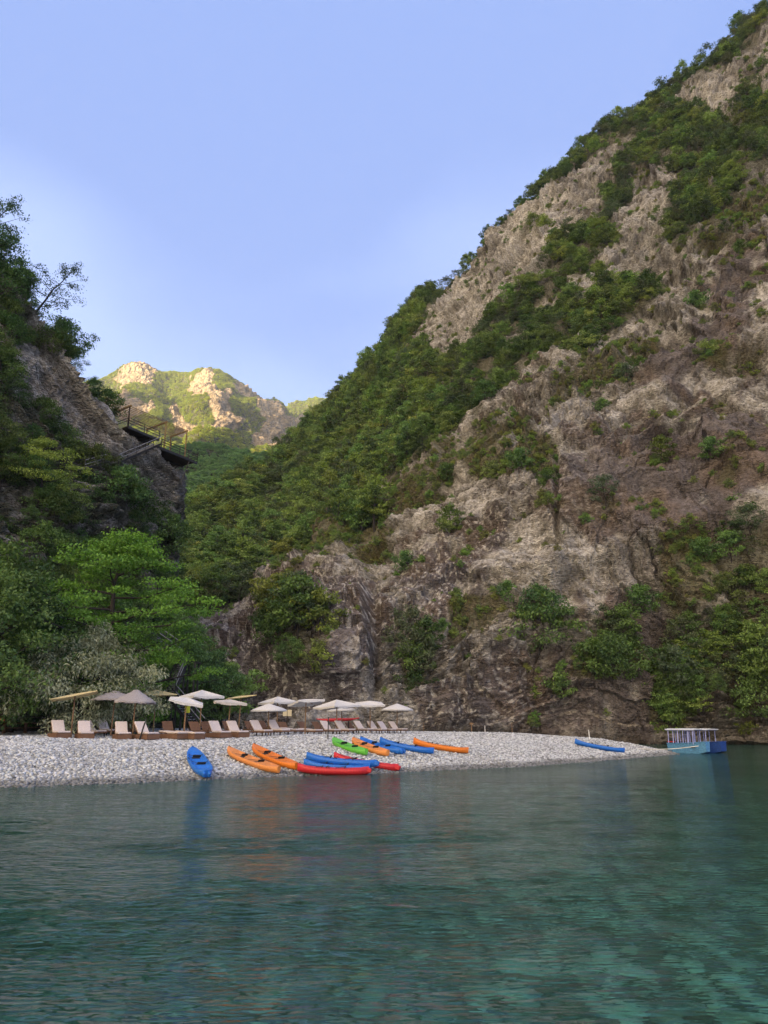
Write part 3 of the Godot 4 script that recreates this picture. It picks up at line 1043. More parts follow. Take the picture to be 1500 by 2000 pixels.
func vegetation() -> void:
	make_kinds()
	rng.seed = 99
	# ---- the wood on the right-hand mountainside
	var ridge_row := 14 + 66 + 100 + 112 + 112 + 95 + 72
	var wood := []      # [apparent size, kind, place, scale, turn, leaf material, chart]
	var mats := ["leaf_mid", "leaf_mid", "leaf_warm", "leaf_cool", "leaf_dark", "leaf_dry"]
	var pick := ["round", "round", "round_dark", "layered", "layered", "tall", "sparse", "olive", "bush"]
	for k in scatter(right, 18, ridge_row, 2900, 0.55, 2.0):
		var p := right.pos[k] + Vector3(rnd(-0.6, 0.6), 0, rnd(-0.6, 0.6))
		var ch := right.chart[k]
		var kind: String = pick[rng.randi() % pick.size()]
		if ch.x > 900.0 and rng.randf() < (0.45 if ch.y < 950.0 else 0.7):
			kind = ["bush", "round_dark", "olive"][rng.randi() % 3]
		var s := rnd(0.7, 1.45) * (0.75 if ch.x > 850.0 else 1.0)
		wood.append([s * (2.6 if kind == "bush" else 6.0) / p.distance_to(EYE), kind, p - Vector3(0, 0.3, 0), s, rnd(0, TAU), mats[rng.randi() % mats.size()], ch])
	for n in 150:   # along the skyline
		var i := int(lerpf(70.0, right.nu * 0.93, (n + rng.randf()) / 150.0))
		var k := (ridge_row - rng.randi() % 14) * right.nu + i
		var kind: String = ["sparse", "round_dark", "tall", "round_dark", "olive"][rng.randi() % 5]
		var s := rnd(0.6, 1.3) if right.chart[k].x > 660.0 else rnd(0.5, 0.95)
		wood.append([s * 6.0 / right.pos[k].distance_to(EYE) + 0.004, kind, right.pos[k] - Vector3(0, 0.4, 0), s, rnd(0, TAU), ["leaf_cool", "leaf_dark"][rng.randi() % 2], right.chart[k]])
	wood.sort_custom(func(a, b): return a[0] > b[0])
	var rest := {}
	var tints := {}
	var adjectives := {"round": "rounded tree", "round_dark": "rounded dark tree", "layered": "spreading tree", "tall": "narrow tree", "sparse": "open-crowned tree", "olive": "small grey-green tree", "bush": "low green bush"}
	for n in wood.size():
		var w: Array = wood[n]
		var ch: Vector2 = w[6]
		if n < 270:
			var where := ""
			var near := 1e9
			for spot in [["above the dark corner behind the stairs", 420, 1140], ["on the slope above the rock buttress", 640, 1000], ["beside the valley gap before the far mountain", 470, 950], ["near the open grassy patch at mid-slope", 810, 850], ["below the pale upper cliffs", 880, 700], ["on the lower shoulder of the skyline", 660, 800], ["in the middle of the big wooded slope", 560, 1040]]:
				var dd := ch.distance_to(Vector2(spot[1], spot[2]))
				if dd < near:
					near = dd
					where = spot[0]
			if ch.x > 1230.0 and ch.y > 980.0:
				where = "in the thicket at the cliff foot behind the moored boats"
			elif ch.x > 850.0 and ch.y > 420.0:
				where = "on the ledges across the big cliff"
			elif ch.y < lerpf(790, 30, clampf((ch.x - 640.0) / 860.0, 0, 1)) + 75.0:
				where = "on the skyline ridge of the big slope"
			var is_bush: bool = w[1] == "bush"
			var tone: String = {"leaf_mid": "", "leaf_warm": "yellowish ", "leaf_cool": "bluish ", "leaf_dark": "dim ", "leaf_dry": "dry "}[w[5]]
			var size_word := "" if w[1] in ["olive", "bush"] else ("large " if w[3] > 1.15 else ("little " if w[3] < 0.9 else ""))
			tree(w[1], w[2], w[3], w[4], w[5], "%s%s%s %s" % [size_word, tone, adjectives[w[1]], where], "bush" if is_bush else "tree", "trees and bushes on the right-hand mountainside", "slope_bush" if is_bush else "slope_tree")
		else:
			if not rest.has(w[1]):
				rest[w[1]] = []
				tints[w[1]] = PackedColorArray()
			rest[w[1]].append(upright(w[2], w[3], w[4]))
			var b := rnd(0.5, 1.15)
			tints[w[1]].append(Color(b * rnd(0.85, 1.15), b, b * rnd(0.75, 1.1)))
	for kind in rest:
		stuff("slope_wood", kinds[kind][1], M.leaf_mid, rest[kind], tints[kind], "%ss massed over the right-hand mountainside" % adjectives[kind], "woodland")
	# ---- bushes that stand out on the bare cliff: chart x, y, kind, scale, leaf material, label
	for b in [
		[1056, 1262, "hanging", 2.0, "leaf_mid", "largest round bush growing from the middle of the cliff"],
		[1050, 1225, "hanging", 1.4, "leaf_cool", "upper half of the large bush clump amid the cliff"],
		[1250, 1185, "bush", 1.35, "leaf_cool", "compact dark green bush on the cliff left of the grassy slope"],
		[795, 1118, "bush", 1.2, "leaf_cool", "dark round bush above the brown stain left of the cliff centre"],
		[808, 1352, "hanging", 1.05, "leaf_dark", "dark bush at the cliff foot behind the rightmost umbrella"],
		[800, 1300, "bush", 1.3, "leaf_mid", "green bush directly above the dark one at the cliff foot"],
		[606, 1330, "hanging", 0.85, "leaf_mid", "green bush hanging on the rock buttress above the umbrellas"],
		[640, 1330, "bush_warm", 1.3, "leaf_warm", "yellow-green bush on the right edge of the buttress"],
		[575, 1310, "bush", 1.4, "leaf_dark", "dark bush on the left of the buttress above umbrellas"],
		[1195, 1330, "hanging", 1.6, "leaf_mid", "broad green bush low on the cliff left of the boats"],
		[1155, 1325, "bush", 1.5, "leaf_dark", "dark bush left of the broad one low on the cliff"],
		[1205, 1285, "bush", 1.5, "leaf_cool", "bushy crown above the broad bush low on the cliff"],
		[1090, 1360, "bush", 1.1, "leaf_mid", "small bush on the ledge above the gravel tip"],
		[1392, 935, "bush", 1.2, "leaf_cool", "lone round bush high on the bare dark wall"],
		[990, 1190, "bush", 0.9, "leaf_cool", "little bush on the crack left of the large cliff bush"],
		[860, 1240, "bush", 0.7, "leaf_cool", "small shrub on the sloping crack in the lower cliff"],
		[885, 1065, "bush_warm", 0.9, "leaf_mid", "thin shrub at the top of the pale rib"],
		[1030, 945, "bush", 1.3, "leaf_cool", "green shrub on the grassy ledge above the long fissure"],
		[975, 950, "bush_warm", 1.2, "leaf_mid", "yellowish shrub left of the grassy ledge"],
		[1075, 970, "bush", 1.1, "leaf_dark", "dark shrub right of the grassy ledge"],
		[1178, 805, "bush", 0.9, "leaf_cool", "dark little shrub on the folded strata"],
		[1362, 612, "bush", 1.6, "leaf_cool", "grey-green shrub on the upper right cliff"],
		[1250, 720, "bush", 1.1, "leaf_dark", "small dark shrub below the long tree band"],
		[1385, 720, "bush_warm", 1.2, "leaf_mid", "strip of low green shrub under the upper overhang"],
		[890, 950, "bush", 1.2, "leaf_dark", "dark shrub on the brown slope left of the cliff"],
		[840, 900, "sparse", 0.8, "leaf_dark", "slanting thin tree at the edge of the wood"],
		[955, 690, "sparse", 1.25, "leaf_mid", "open tree with a dark trunk on the grassy spur"],
		[1310, 1420, "bush", 1.3, "leaf_mid", "bush at the water's edge left of the boats"],
		[1370, 1110, "bush", 1.2, "leaf_cool", "grey shrub on the dry grass slope above the thicket"],
		[1430, 1105, "round", 0.8, "leaf_cool", "blue-green young tree at the top of the thicket"],
		[1185, 1395, "bush_warm", 0.35, "leaf_mid", "tiny bright plant at the foot of the dark wall"],
		[1455, 1420, "bush_warm", 0.7, "leaf_warm", "low bright plant on the bank behind the boats"],
		[1490, 1400, "hanging", 1.4, "leaf_mid", "green bush on the bank at the right edge"],
	]:
		var k := right.nearest(b[0], b[1])
		var bushy: bool = b[2] in ["bush", "hanging", "bush_warm"]
		tree(b[2], right.pos[k] - Vector3(0, 0.25, 0), b[3], rnd(0, TAU), b[4], b[5], "bush" if bushy else "tree", "plants on the right-hand cliff", "cliff_bush" if bushy else "cliff_tree")
	for n in 40:   # the thicket's front
		var cx := rnd(1285, 1500)
		var k := right.nearest(cx, rnd(lerpf(1380, 1150, (cx - 1285) / 215.0), 1405 if cx < 1400 else 1330))
		var leafy: String = ["leaf_mid", "leaf_cool", "leaf_warm", "leaf_cool", "leaf_dark"][rng.randi() % 5]
		var tone: String = {"leaf_mid": "fresh green", "leaf_warm": "yellowish", "leaf_cool": "bluish green", "leaf_dark": "dark green"}[leafy]
		var level := "at the water's edge" if right.pos[k].y < 6.0 else ("high up" if right.pos[k].y > 14.0 else "halfway up")
		tree(["round", "layered", "round", "dense", "tall"][n % 5], right.pos[k] - Vector3(0, 0.3, 0), rnd(0.4, 0.72) * (0.6 if n % 5 == 3 else 1.0), rnd(0, TAU), leafy, "%s %s tree %s in the thicket behind the moored boats" % [tone, ["rounded", "spreading", "rounded", "dense", "tall"][n % 5], level], "tree", "thicket trees behind the boats", "thicket_tree")
	# ---- small growth on ledges
	var tufts := []
	var tuft_tint := PackedColorArray()
	for k in scatter(right, 20, ridge_row - 30, 2600, 0.0002, 0.5):
		tufts.append(upright(right.pos[k] - Vector3(0, 0.1, 0), rnd(0.2, 0.6), rnd(0, TAU)))
		tuft_tint.append(Color(rnd(0.75, 1.1), rnd(0.8, 1.1), rnd(0.7, 1.0)))
	for k in scatter(right, 30, ridge_row - 10, 3600, -1.0, 0.5):
		var slope := (right.pos[k + 1] - right.pos[k - 1]).cross(right.pos[k + right.nu] - right.pos[k - right.nu]).normalized().y
		if slope > 0.68 or (right.chart[k].y < 720.0 and rng.randf() < 0.3):
			tufts.append(upright(right.pos[k] - Vector3(0, 0.1, 0), rnd(0.12, 0.42) * (1.0 if right.chart[k].y > 720.0 else 1.6), rnd(0, TAU)))
			tuft_tint.append(Color(rnd(0.7, 1.05), rnd(0.75, 1.05), rnd(0.7, 1.0)))
	stuff("cliff_undergrowth", kinds.bush_warm[1], M.leaf_mid, tufts, tuft_tint, "dry grass and low scrub on the ledges of the big cliff", "scrub")
	# ---- the bluff on the left
	var lrow := 10 + 40 + 60 + 62 + 62 + 50 + 34
	var over := []
	var over_tint := PackedColorArray()
	for k in scatter(left, 12, lrow, 520, 0.6, 2.0):
		if left.chart[k].x > 345.0 or (left.chart[k].x > 205.0 and left.chart[k].y < 965.0):
			continue
		over.append(upright(left.pos[k] - Vector3(0, 0.3, 0), rnd(0.4, 0.95), rnd(0, TAU)))
		var b := rnd(0.6, 1.1)
		over_tint.append(Color(b * rnd(0.8, 1.2), b, b * rnd(0.8, 1.1)))
	stuff("bluff_undergrowth", kinds.hanging[1], M.leaf_mid, over, over_tint, "dark scrub hanging over the shaded bluff on the left", "scrub")
	for b in [
		[-25, 590, "dense", 1.2, "leaf_cool", "dark leafy tree top at the left edge against the sky"],
		[-80, 520, "airy", 1.2, "leaf_cool", "open tree on the brow at the far left edge"],
		[52, 618, "airy", 0.95, "leaf_dark", "slanting open tree with bare dark trunk on the bluff's brow"],
		[95, 668, "airy", 0.62, "leaf_cool", "smaller airy tree beside the slanting one on the brow"],
		[20, 575, "hanging", 0.8, "leaf_dark", "dark shrub at the foot of the slanting tree"],
		[105, 690, "hanging", 1.15, "leaf_cool", "bushy shrub overhanging the brow right of the open trees"],
		[135, 718, "dense", 0.55, "leaf_cool", "dense dark tree hanging over the grey strata"],
		[165, 745, "hanging", 1.35, "leaf_mid", "round shrub on the brow above the strata"],
		[185, 775, "dense", 0.42, "leaf_cool", "small dense tree at the brow's right end"],
		[203, 800, "hanging", 0.95, "leaf_dark", "dark shrub at the end of the brow near the pergola"],
		[212, 812, "sparse", 0.5, "leaf_warm", "thin sunlit sapling beside the pergola"],
		[15, 735, "golden", 0.6, "leaf_warm", "yellowish bush at the left edge of the bluff"],
		[-10, 800, "dense", 0.8, "leaf_dark", "black-green tree at the left edge below the brow"],
		[125, 868, "hanging", 1.0, "leaf_mid", "green shrub growing out of the grey strata"],
		[55, 985, "golden", 1.0, "leaf_warm", "yellow-green layered tree on the shaded bluff"],
		[100, 1010, "golden", 0.75, "leaf_mid", "second yellowish tree just right of the layered one"],
		[10, 950, "dense", 0.6, "leaf_dark", "dark tree left of the yellow-green one"],
		[215, 985, "hanging", 1.2, "leaf_cool", "bluish shrub below the walkway on the bluff"],
		[265, 1010, "hanging", 1.1, "leaf_dark", "dark shrub on the left of the rock prow"],
		[180, 1060, "dense", 0.6, "leaf_dark", "shaded tree at the foot of the bluff"],
		[325, 1075, "hanging", 1.5, "leaf_mid", "green shrub at the foot of the prow"],
	]:
		var k := left.nearest(b[0], b[1])
		var bushy: bool = b[2] == "hanging"
		var t := tree(b[2], left.pos[k] - Vector3(0, 0.3, 0), b[3], rnd(0, TAU), b[4], b[5], "bush" if bushy else "tree", "plants on the left bluff", "bluff_bush" if bushy else "bluff_tree", -0.35 if b[2] == "airy" else 0.0)
		if b[2] == "airy":
			t.rotation = Vector3(0, 0, -0.3)
	# ---- trees behind the beach: x, distance, kind, scale, turn, leaf material, label
	for b in [
		[180, 55, "big_layered", 1.17, 0.6, "leaf_mid", "tall bright green tree with layered boughs behind the umbrellas"],
		[268, 66, "big_layered", 0.62, 2.4, "leaf_mid", "lower layered green tree beside the dark staircase"],
		[60, 58, "big_layered", 0.68, 4.4, "leaf_cool", "darker layered tree left of the tall bright one"],
		[150, 49.8, "willow", 1.15, 1.0, "leaf_mid", "silvery grey-green willow behind the left umbrellas"],
		[-25, 47, "dense", 1.5, 0.0, "leaf_dark", "dark dense tree at the left edge of the beach"],
		[20, 53, "dense", 1.35, 2.0, "leaf_cool", "shadowed dense tree behind the willow's left side"],
		[-70, 44, "dense", 1.25, 3.0, "leaf_mid", "tree cut off by the left edge of the photo"],
		[255, 63, "dense", 1.1, 1.0, "leaf_dark", "dark tree filling the gap behind the tall bright tree"],
		[335, 74, "dense", 1.35, 4.0, "leaf_cool", "bluish dense tree in the corner between bluff and slope"],
		[400, 80, "dense", 1.1, 5.0, "leaf_mid", "green tree at the corner right of the prow"],
		[430, 84, "layered", 1.5, 0.4, "leaf_cool", "blue-green spreading tree above the dark corner"],
		[375, 86, "golden", 1.2, 0.4, "leaf_warm", "yellowish tree in the corner below the prow"],
		[120, 62, "dense", 1.2, 2.6, "leaf_dark", "dark tree deep in the shade under the bluff"],
	]:
		tree(b[2], stand(b[0], b[1]) - Vector3(0, 0.2, 0), b[3], b[4], b[5], b[6], "tree", "trees behind the beach", "beach_tree")
	# ---- woods far away
	rng.seed = 5
	var far_spots := []
	var far_tint := PackedColorArray()
	for k in scatter(hill, 10, hill.nv - 5, 2600, 0.5, 2.0):
		far_spots.append(upright(hill.pos[k] - Vector3(0, 0.8, 0), rnd(0.8, 1.5), rnd(0, TAU)))
		var b := rnd(0.7, 1.1)
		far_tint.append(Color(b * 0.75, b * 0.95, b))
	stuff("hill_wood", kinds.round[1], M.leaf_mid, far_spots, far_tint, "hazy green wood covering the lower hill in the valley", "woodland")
	far_spots = []
	far_tint = PackedColorArray()
	for k in scatter(peak, 14, peak.nv - 5, 22000, 0.5, 2.0):
		far_spots.append(upright(peak.pos[k] - Vector3(0, 1.5, 0), rnd(0.75, 1.5), rnd(0, TAU)))
		var b := rnd(0.7, 1.2)
		far_tint.append(Color(b * rnd(1.25, 1.55), b * 1.1, b * 0.5))  # yellow of the evening sunlight put into the leaf tint
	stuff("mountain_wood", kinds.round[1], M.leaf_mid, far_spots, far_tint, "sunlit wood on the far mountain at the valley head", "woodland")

# ------------------------------------------------------------------ pebbles
func pebble_mesh(seed_: int) -> ArrayMesh:
	rng.seed = seed_
	var sp := SphereMesh.new()
	sp.radial_segments = 7
	sp.rings = 4
	sp.radius = 0.5
	sp.height = 1.0
	var arr := sp.get_mesh_arrays()
	var v: PackedVector3Array = arr[Mesh.ARRAY_VERTEX]
	var n := noise(seed_, 1.1, 2)
	for i in v.size():
		v[i] = v[i] * (1.0 + n.get_noise_3dv(v[i]) * 0.45) * Vector3(1.15, 0.62, 0.9)
	var out := ArrayMesh.new()
	arr[Mesh.ARRAY_VERTEX] = v
	arr[Mesh.ARRAY_TANGENT] = null
	arr[Mesh.ARRAY_TEX_UV] = null
	out.add_surface_from_arrays(Mesh.PRIMITIVE_TRIANGLES, arr)
	return out

func pebbles() -> void:
	var meshes := [pebble_mesh(61), pebble_mesh(62), pebble_mesh(63)]
	rng.seed = 64
	var spots := [[], [], []]
	var tints := [PackedColorArray(), PackedColorArray(), PackedColorArray()]
	var drift := noise(65, 0.15, 2)
	while spots[0].size() < 85000:
		var x := rnd(-36, 24)
		var z := rnd(-72, -25)
		if absf(x) > -z * 0.56 + 2.0:
			continue
		var h := ground_at(x, z)
		if h < -0.12 or (h > 1.9):
			continue
		if z < -52.0 and rng.randf() < 0.55:
			continue
		var s := 0.05 + 0.115 * pow(rng.randf(), 2.4) + 0.02 * drift.get_noise_2d(x, z)
		if rng.randf() < 0.01:
			s *= 1.8
		var b := Basis.from_euler(Vector3(rnd(-0.5, 0.5), rnd(0, TAU), rnd(-0.5, 0.5))).scaled(Vector3.ONE * s)
		var k := rng.randi() % 3
		spots[k].append(Transform3D(b, Vector3(x, h + s * 0.12, z)))
		var g := lerpf(0.24, 0.76, rng.randf())
		if rng.randf() < 0.06:
			g *= 0.45
		g *= lerpf(0.42, 1.0, smooth01(0.05, 0.22, h + 0.06 * drift.get_noise_2d(x * 2.0, z * 2.0)))
		tints[k].append(Color(g * 0.94, g * rnd(0.97, 1.0), g * rnd(1.0, 1.1)))
	for k in 3:
		stuff("pebbles", meshes[k], M.pebble, spots[k], tints[k], ["white and grey river pebbles covering the gravel bar", "pale rounded pebbles strewn over the gravel bar", "mixed grey cobbles lying across the gravel bar"][k], "pebbles")
	spots = []
	var t := PackedColorArray()
	for n in 16000:   # stones on the river bed
		var z := -3.5 - 27.0 * pow(rng.randf(), 1.4)
		var x := rnd(-1.0, 1.0) * (2.0 - z * 0.6)
		var h := ground_at(x, z)
		var s := 0.09 + 0.3 * pow(rng.randf(), 2.4)
		if h > -0.12:
			continue
		spots.append(Transform3D(Basis.from_euler(Vector3(rnd(-0.3, 0.3), rnd(0, TAU), rnd(-0.3, 0.3))).scaled(Vector3.ONE * s), Vector3(x, h + s * 0.1, z)))
		var g := lerpf(0.14, 0.8, pow(rng.randf(), 1.3)) * lerpf(0.5, 1.0, smooth01(-3.0, 3.0, x))
		t.append(Color(g, g, g * 0.88))
	stuff("riverbed_stones", meshes[1], M.pebble, spots, t, "pale and dark stones lying under the clear water", "stones")

# ------------------------------------------------------------------ parasols
func canopy_square(size: float, rise: float, valance: float) -> ArrayMesh:
	var st := newst()
	var n := 6
	var h := size * 0.5
	for side in 4:
		var turn := Basis(Vector3.UP, side * PI * 0.5)
		var grid := []
		for i in n + 1:
			var row := []
			for j in n + 1:
				var t := float(i) / n      # 0 at the peak, 1 at the edge
				var u := lerpf(-1.0, 1.0, float(j) / n)
				var sag := -0.06 * size * sin(PI * t) * (1.0 - u * u) * 0.5 - 0.02 * size * t * (1.0 - u * u)
				row.append(turn * Vector3(u * t * h, rise * (1.0 - t) + sag, t * h))
			grid.append(row)
		st.set_smooth_group(side + 1)
		for i in n:
			for j in n:
				quad(st, grid[i][j], grid[i + 1][j], grid[i + 1][j + 1], grid[i][j + 1], Vector3.UP)
		st.set_smooth_group(-1)
		for j in n:
			var dn := Vector3(0, -valance, 0)
			var w := 0.75 + 0.35 * absf(sin(j * 2.3 + side))
			quad(st, grid[n][j], grid[n][j + 1], grid[n][j + 1] + dn * w, grid[n][j] + dn * w, turn * Vector3.BACK)
	return done(st)

func canopy_round(radius: float, rise: float, shaggy: bool) -> ArrayMesh:
	var st := newst()
	var nz := noise(71, 2.5, 2)
	var rings := 7 if shaggy else 4
	var seg := 40 if shaggy else 24
	var grid := []
	for i in rings + 1:
		var row := []
		for k in seg:
			var a := TAU * k / seg
			var t := float(i) / rings
			var r := radius * t
			var y := rise * pow(1.0 - t, 0.85)
			if shaggy:
				y += nz.get_noise_2d(k * 0.9, i * 0.7) * 0.05 + (0.04 if i % 2 else 0.0)
				if i == rings:
					y += nz.get_noise_2d(k * 2.0, 9.0) * 0.09
					r *= 1.0 + nz.get_noise_2d(k * 1.7, 3.0) * 0.08
			else:
				r *= 1.0 - 0.035 * t * (1.0 - absf(cos(a * 4.0)))
			row.append(Vector3(cos(a) * r, y, sin(a) * r))
		grid.append(row)
	st.set_smooth_group(1)
	for i in rings:
		for k in seg:
			var k2 := (k + 1) % seg
			quad(st, grid[i][k], grid[i + 1][k], grid[i + 1][k2], grid[i][k2], Vector3.UP)
	st.set_smooth_group(-1)
	for k in seg:
		var k2 := (k + 1) % seg
		var dn := Vector3(0, -0.09, 0)
		quad(st, grid[rings][k], grid[rings][k2], grid[rings][k2] + dn, grid[rings][k] + dn, grid[rings][k])
	return done(st)

func parasol(style: String, where: Vector3, tall: float, width: float, rise: float, turn: float, tilt: Vector2, label: String) -> void:
	var t := thing("beach_umbrella", label, "umbrella", where, 0.0, "umbrellas over the sun loungers")
	var lean := Vector3(rnd(-0.04, 0.04), 0, rnd(-0.03, 0.03))
	var hub := Vector3(0, tall, 0) + lean * tall
	part("pole", tubemesh([Vector3(0, -0.3, 0), Vector3(0, tall * 0.5, 0) + lean * tall * 0.6, hub + Vector3(0, rise * 0.7, 0)], [0.05, 0.045, 0.035], 7), M.pale_wood if style != "dark" else M.dark_wood, t)
	var mats := {"yellow": M.yellow_canvas, "thatch": M.thatch, "beige": M.beige_canvas}
	var cloth: Material = mats.get(style, M.white_canvas)
	var mesh := canopy_round(width * 0.5, rise, style == "thatch") if style in ["thatch", "round"] else canopy_square(width, rise, 0.04 if style == "yellow" else 0.14)
	var c := part("thatch" if style == "thatch" else "canopy", mesh, cloth, t)
	c.position = hub
	c.basis = Basis.from_euler(Vector3(tilt.x, 0, tilt.y)) * Basis(Vector3.UP, turn)
	for k in 4:
		var a := turn + PI * 0.25 + k * PI * 0.5
		var reach := width * (0.62 if not style in ["thatch", "round"] else 0.44)
		var tip := c.basis * (Basis(Vector3.UP, PI * 0.25 + k * PI * 0.5) * Vector3(0, 0, reach))
		part("rib", beammesh(hub + c.basis.y * rise * 0.8, hub + tip + c.basis.y * -0.02, 0.03, 0.03), M.pale_wood, t)

func umbrellas() -> void:
	rng.seed = 81
	# x, distance, y of the rim's middle, kind, width, rise, turn, tilt forward, tilt sideways, label
	for u in [
		[141, 42.5, 1359, "yellow", 2.45, 0.12, 0.35, 0.05, 0.2, "flat yellow square umbrella tilted up to the right, leftmost of all"],
		[218, 46.0, 1367, "thatch", 2.75, 0.55, 0.0, 0.0, 0.0, "left and rear of the two grey thatched umbrellas"],
		[261, 43.0, 1372, "thatch", 2.35, 0.72, 0.4, 0.0, -0.04, "right and front of the two grey thatched umbrellas"],
		[300, 52.0, 1357, "yellow", 2.3, 0.36, 0.6, 0.0, 0.02, "yellow umbrella with a peaked top right of the thatched pair"],
		[360, 43.0, 1369, "white", 1.95, 0.22, 0.25, 0.05, -0.2, "white umbrella with fringed edge drooping to the right, before the staircase"],
		[391, 50.0, 1360, "white", 2.25, 0.42, 0.7, 0.0, 0.0, "white peaked umbrella behind the drooping white one"],
		[446, 46.0, 1371, "beige", 1.9, 0.16, 0.3, 0.03, -0.07, "off-white umbrella with ragged valance beside the thin yellow one"],
		[466, 54.0, 1361, "yellow", 2.1, 0.08, 0.25, 0.04, 0.12, "thin yellow canopy tilted up right behind the ragged off-white umbrella"],
		[541, 56.0, 1371, "white", 2.15, 0.4, 0.75, 0.0, 0.04, "grey-white umbrella behind and above the low round one"],
		[525, 48.0, 1387, "round", 2.35, 0.42, 0.0, 0.0, 0.02, "low round white umbrella in front of the grey-white one"],
		[596, 52.0, 1371, "white", 2.0, 0.2, 0.5, -0.1, 0.1, "white umbrella on a bent pole tilted up to the right"],
		[658, 56.0, 1379, "white", 2.6, 0.48, 0.75, 0.0, 0.06, "wide peaked white umbrella above the red canoe"],
		[668, 61.0, 1387, "round", 2.5, 0.3, 0.0, 0.0, 0.05, "pale canopy just below the wide peaked white umbrella"],
		[723, 60.0, 1374, "white", 2.2, 0.22, 0.15, 0.12, 0.0, "boxy white umbrella second from the right end"],
		[775, 64.0, 1386, "round", 2.75, 0.52, 0.0, 0.0, 0.0, "rightmost white umbrella standing alone"],
	]:
		var p := stand(u[0], u[1])
		var rim := at(u[0], u[2], u[1])
		parasol(u[3], p, rim.y - p.y, u[4], u[5], u[6], Vector2(u[7], u[8]), u[9])

# ------------------------------------------------------------------ sun loungers
func lounger_shape(boxed: bool, raised: bool, cushion: bool, called: String, label: String, group: String) -> Node3D:
	var t := thing(called, label, "sun lounger", Vector3.ZERO, 0.0, group)
	var wood: Material = M.brown_wood
	var top := 0.3
	if boxed:
		for s in [-1, 1]:
			part("side_board", boxmesh(Vector3(0.03, 0.25, 1.95), 0.008, Transform3D(Basis(), Vector3(s * 0.37, 0.155, 0))), wood, t)
			part("end_board", boxmesh(Vector3(0.70, 0.25, 0.03), 0.008, Transform3D(Basis(), Vector3(0, 0.155, s * 0.96))), wood, t)
	else:
		for s in [-1, 1]:
			part("side_rail", boxmesh(Vector3(0.035, 0.09, 1.95), 0.008, Transform3D(Basis(), Vector3(s * 0.33, 0.27, 0))), wood, t)
			for e in [-0.8, 0.75]:
				part("leg", boxmesh(Vector3(0.06, 0.28, 0.06), 0.008, Transform3D(Basis(), Vector3(s * 0.32, 0.1, e))), M.dark_wood, t)
		part("end_rail", boxmesh(Vector3(0.62, 0.09, 0.035), 0.008, Transform3D(Basis(), Vector3(0, 0.27, 0.955))), wood, t)
	for k in 8:   # slats of the seat
		part("slat", boxmesh(Vector3(0.68, 0.02, 0.12), 0.004, Transform3D(Basis(), Vector3(0, top - 0.005, 0.92 - k * 0.142))), wood, t)
	var hinge := Vector3(0, top + 0.01, -0.2)
	var lift := Basis(Vector3.RIGHT, deg_to_rad(45.0 if raised else 3.0))
	var back := Transform3D(lift, hinge)
	var bp := part("backrest", boxmesh(Vector3(0.68, 0.03, 0.8), 0.008, back * Transform3D(Basis(), Vector3(0, 0, -0.4))), wood, t)
	for k in 6:
		part("slat", boxmesh(Vector3(0.66, 0.018, 0.11), 0.004, back * Transform3D(Basis(), Vector3(0, 0.025, -0.08 - k * 0.13))), wood, bp)
	if raised:
		for s in [-1, 1]:
			part("prop", beammesh(back * Vector3(s * 0.3, -0.02, -0.55), Vector3(s * 0.3, 0.26, -0.85), 0.03, 0.03), wood, bp)
	if cushion:
		part("seat_cushion", boxmesh(Vector3(0.68, 0.1, 1.14), 0.04, Transform3D(Basis(), Vector3(0, top + 0.06, 0.39))), M.cushion, t)
		part("back_cushion", boxmesh(Vector3(0.66, 0.1, 0.84), 0.04, back * Transform3D(Basis(), Vector3(0, 0.075, -0.44))), M.cushion, t)
	t.set_meta("kind_name", called)
	return t

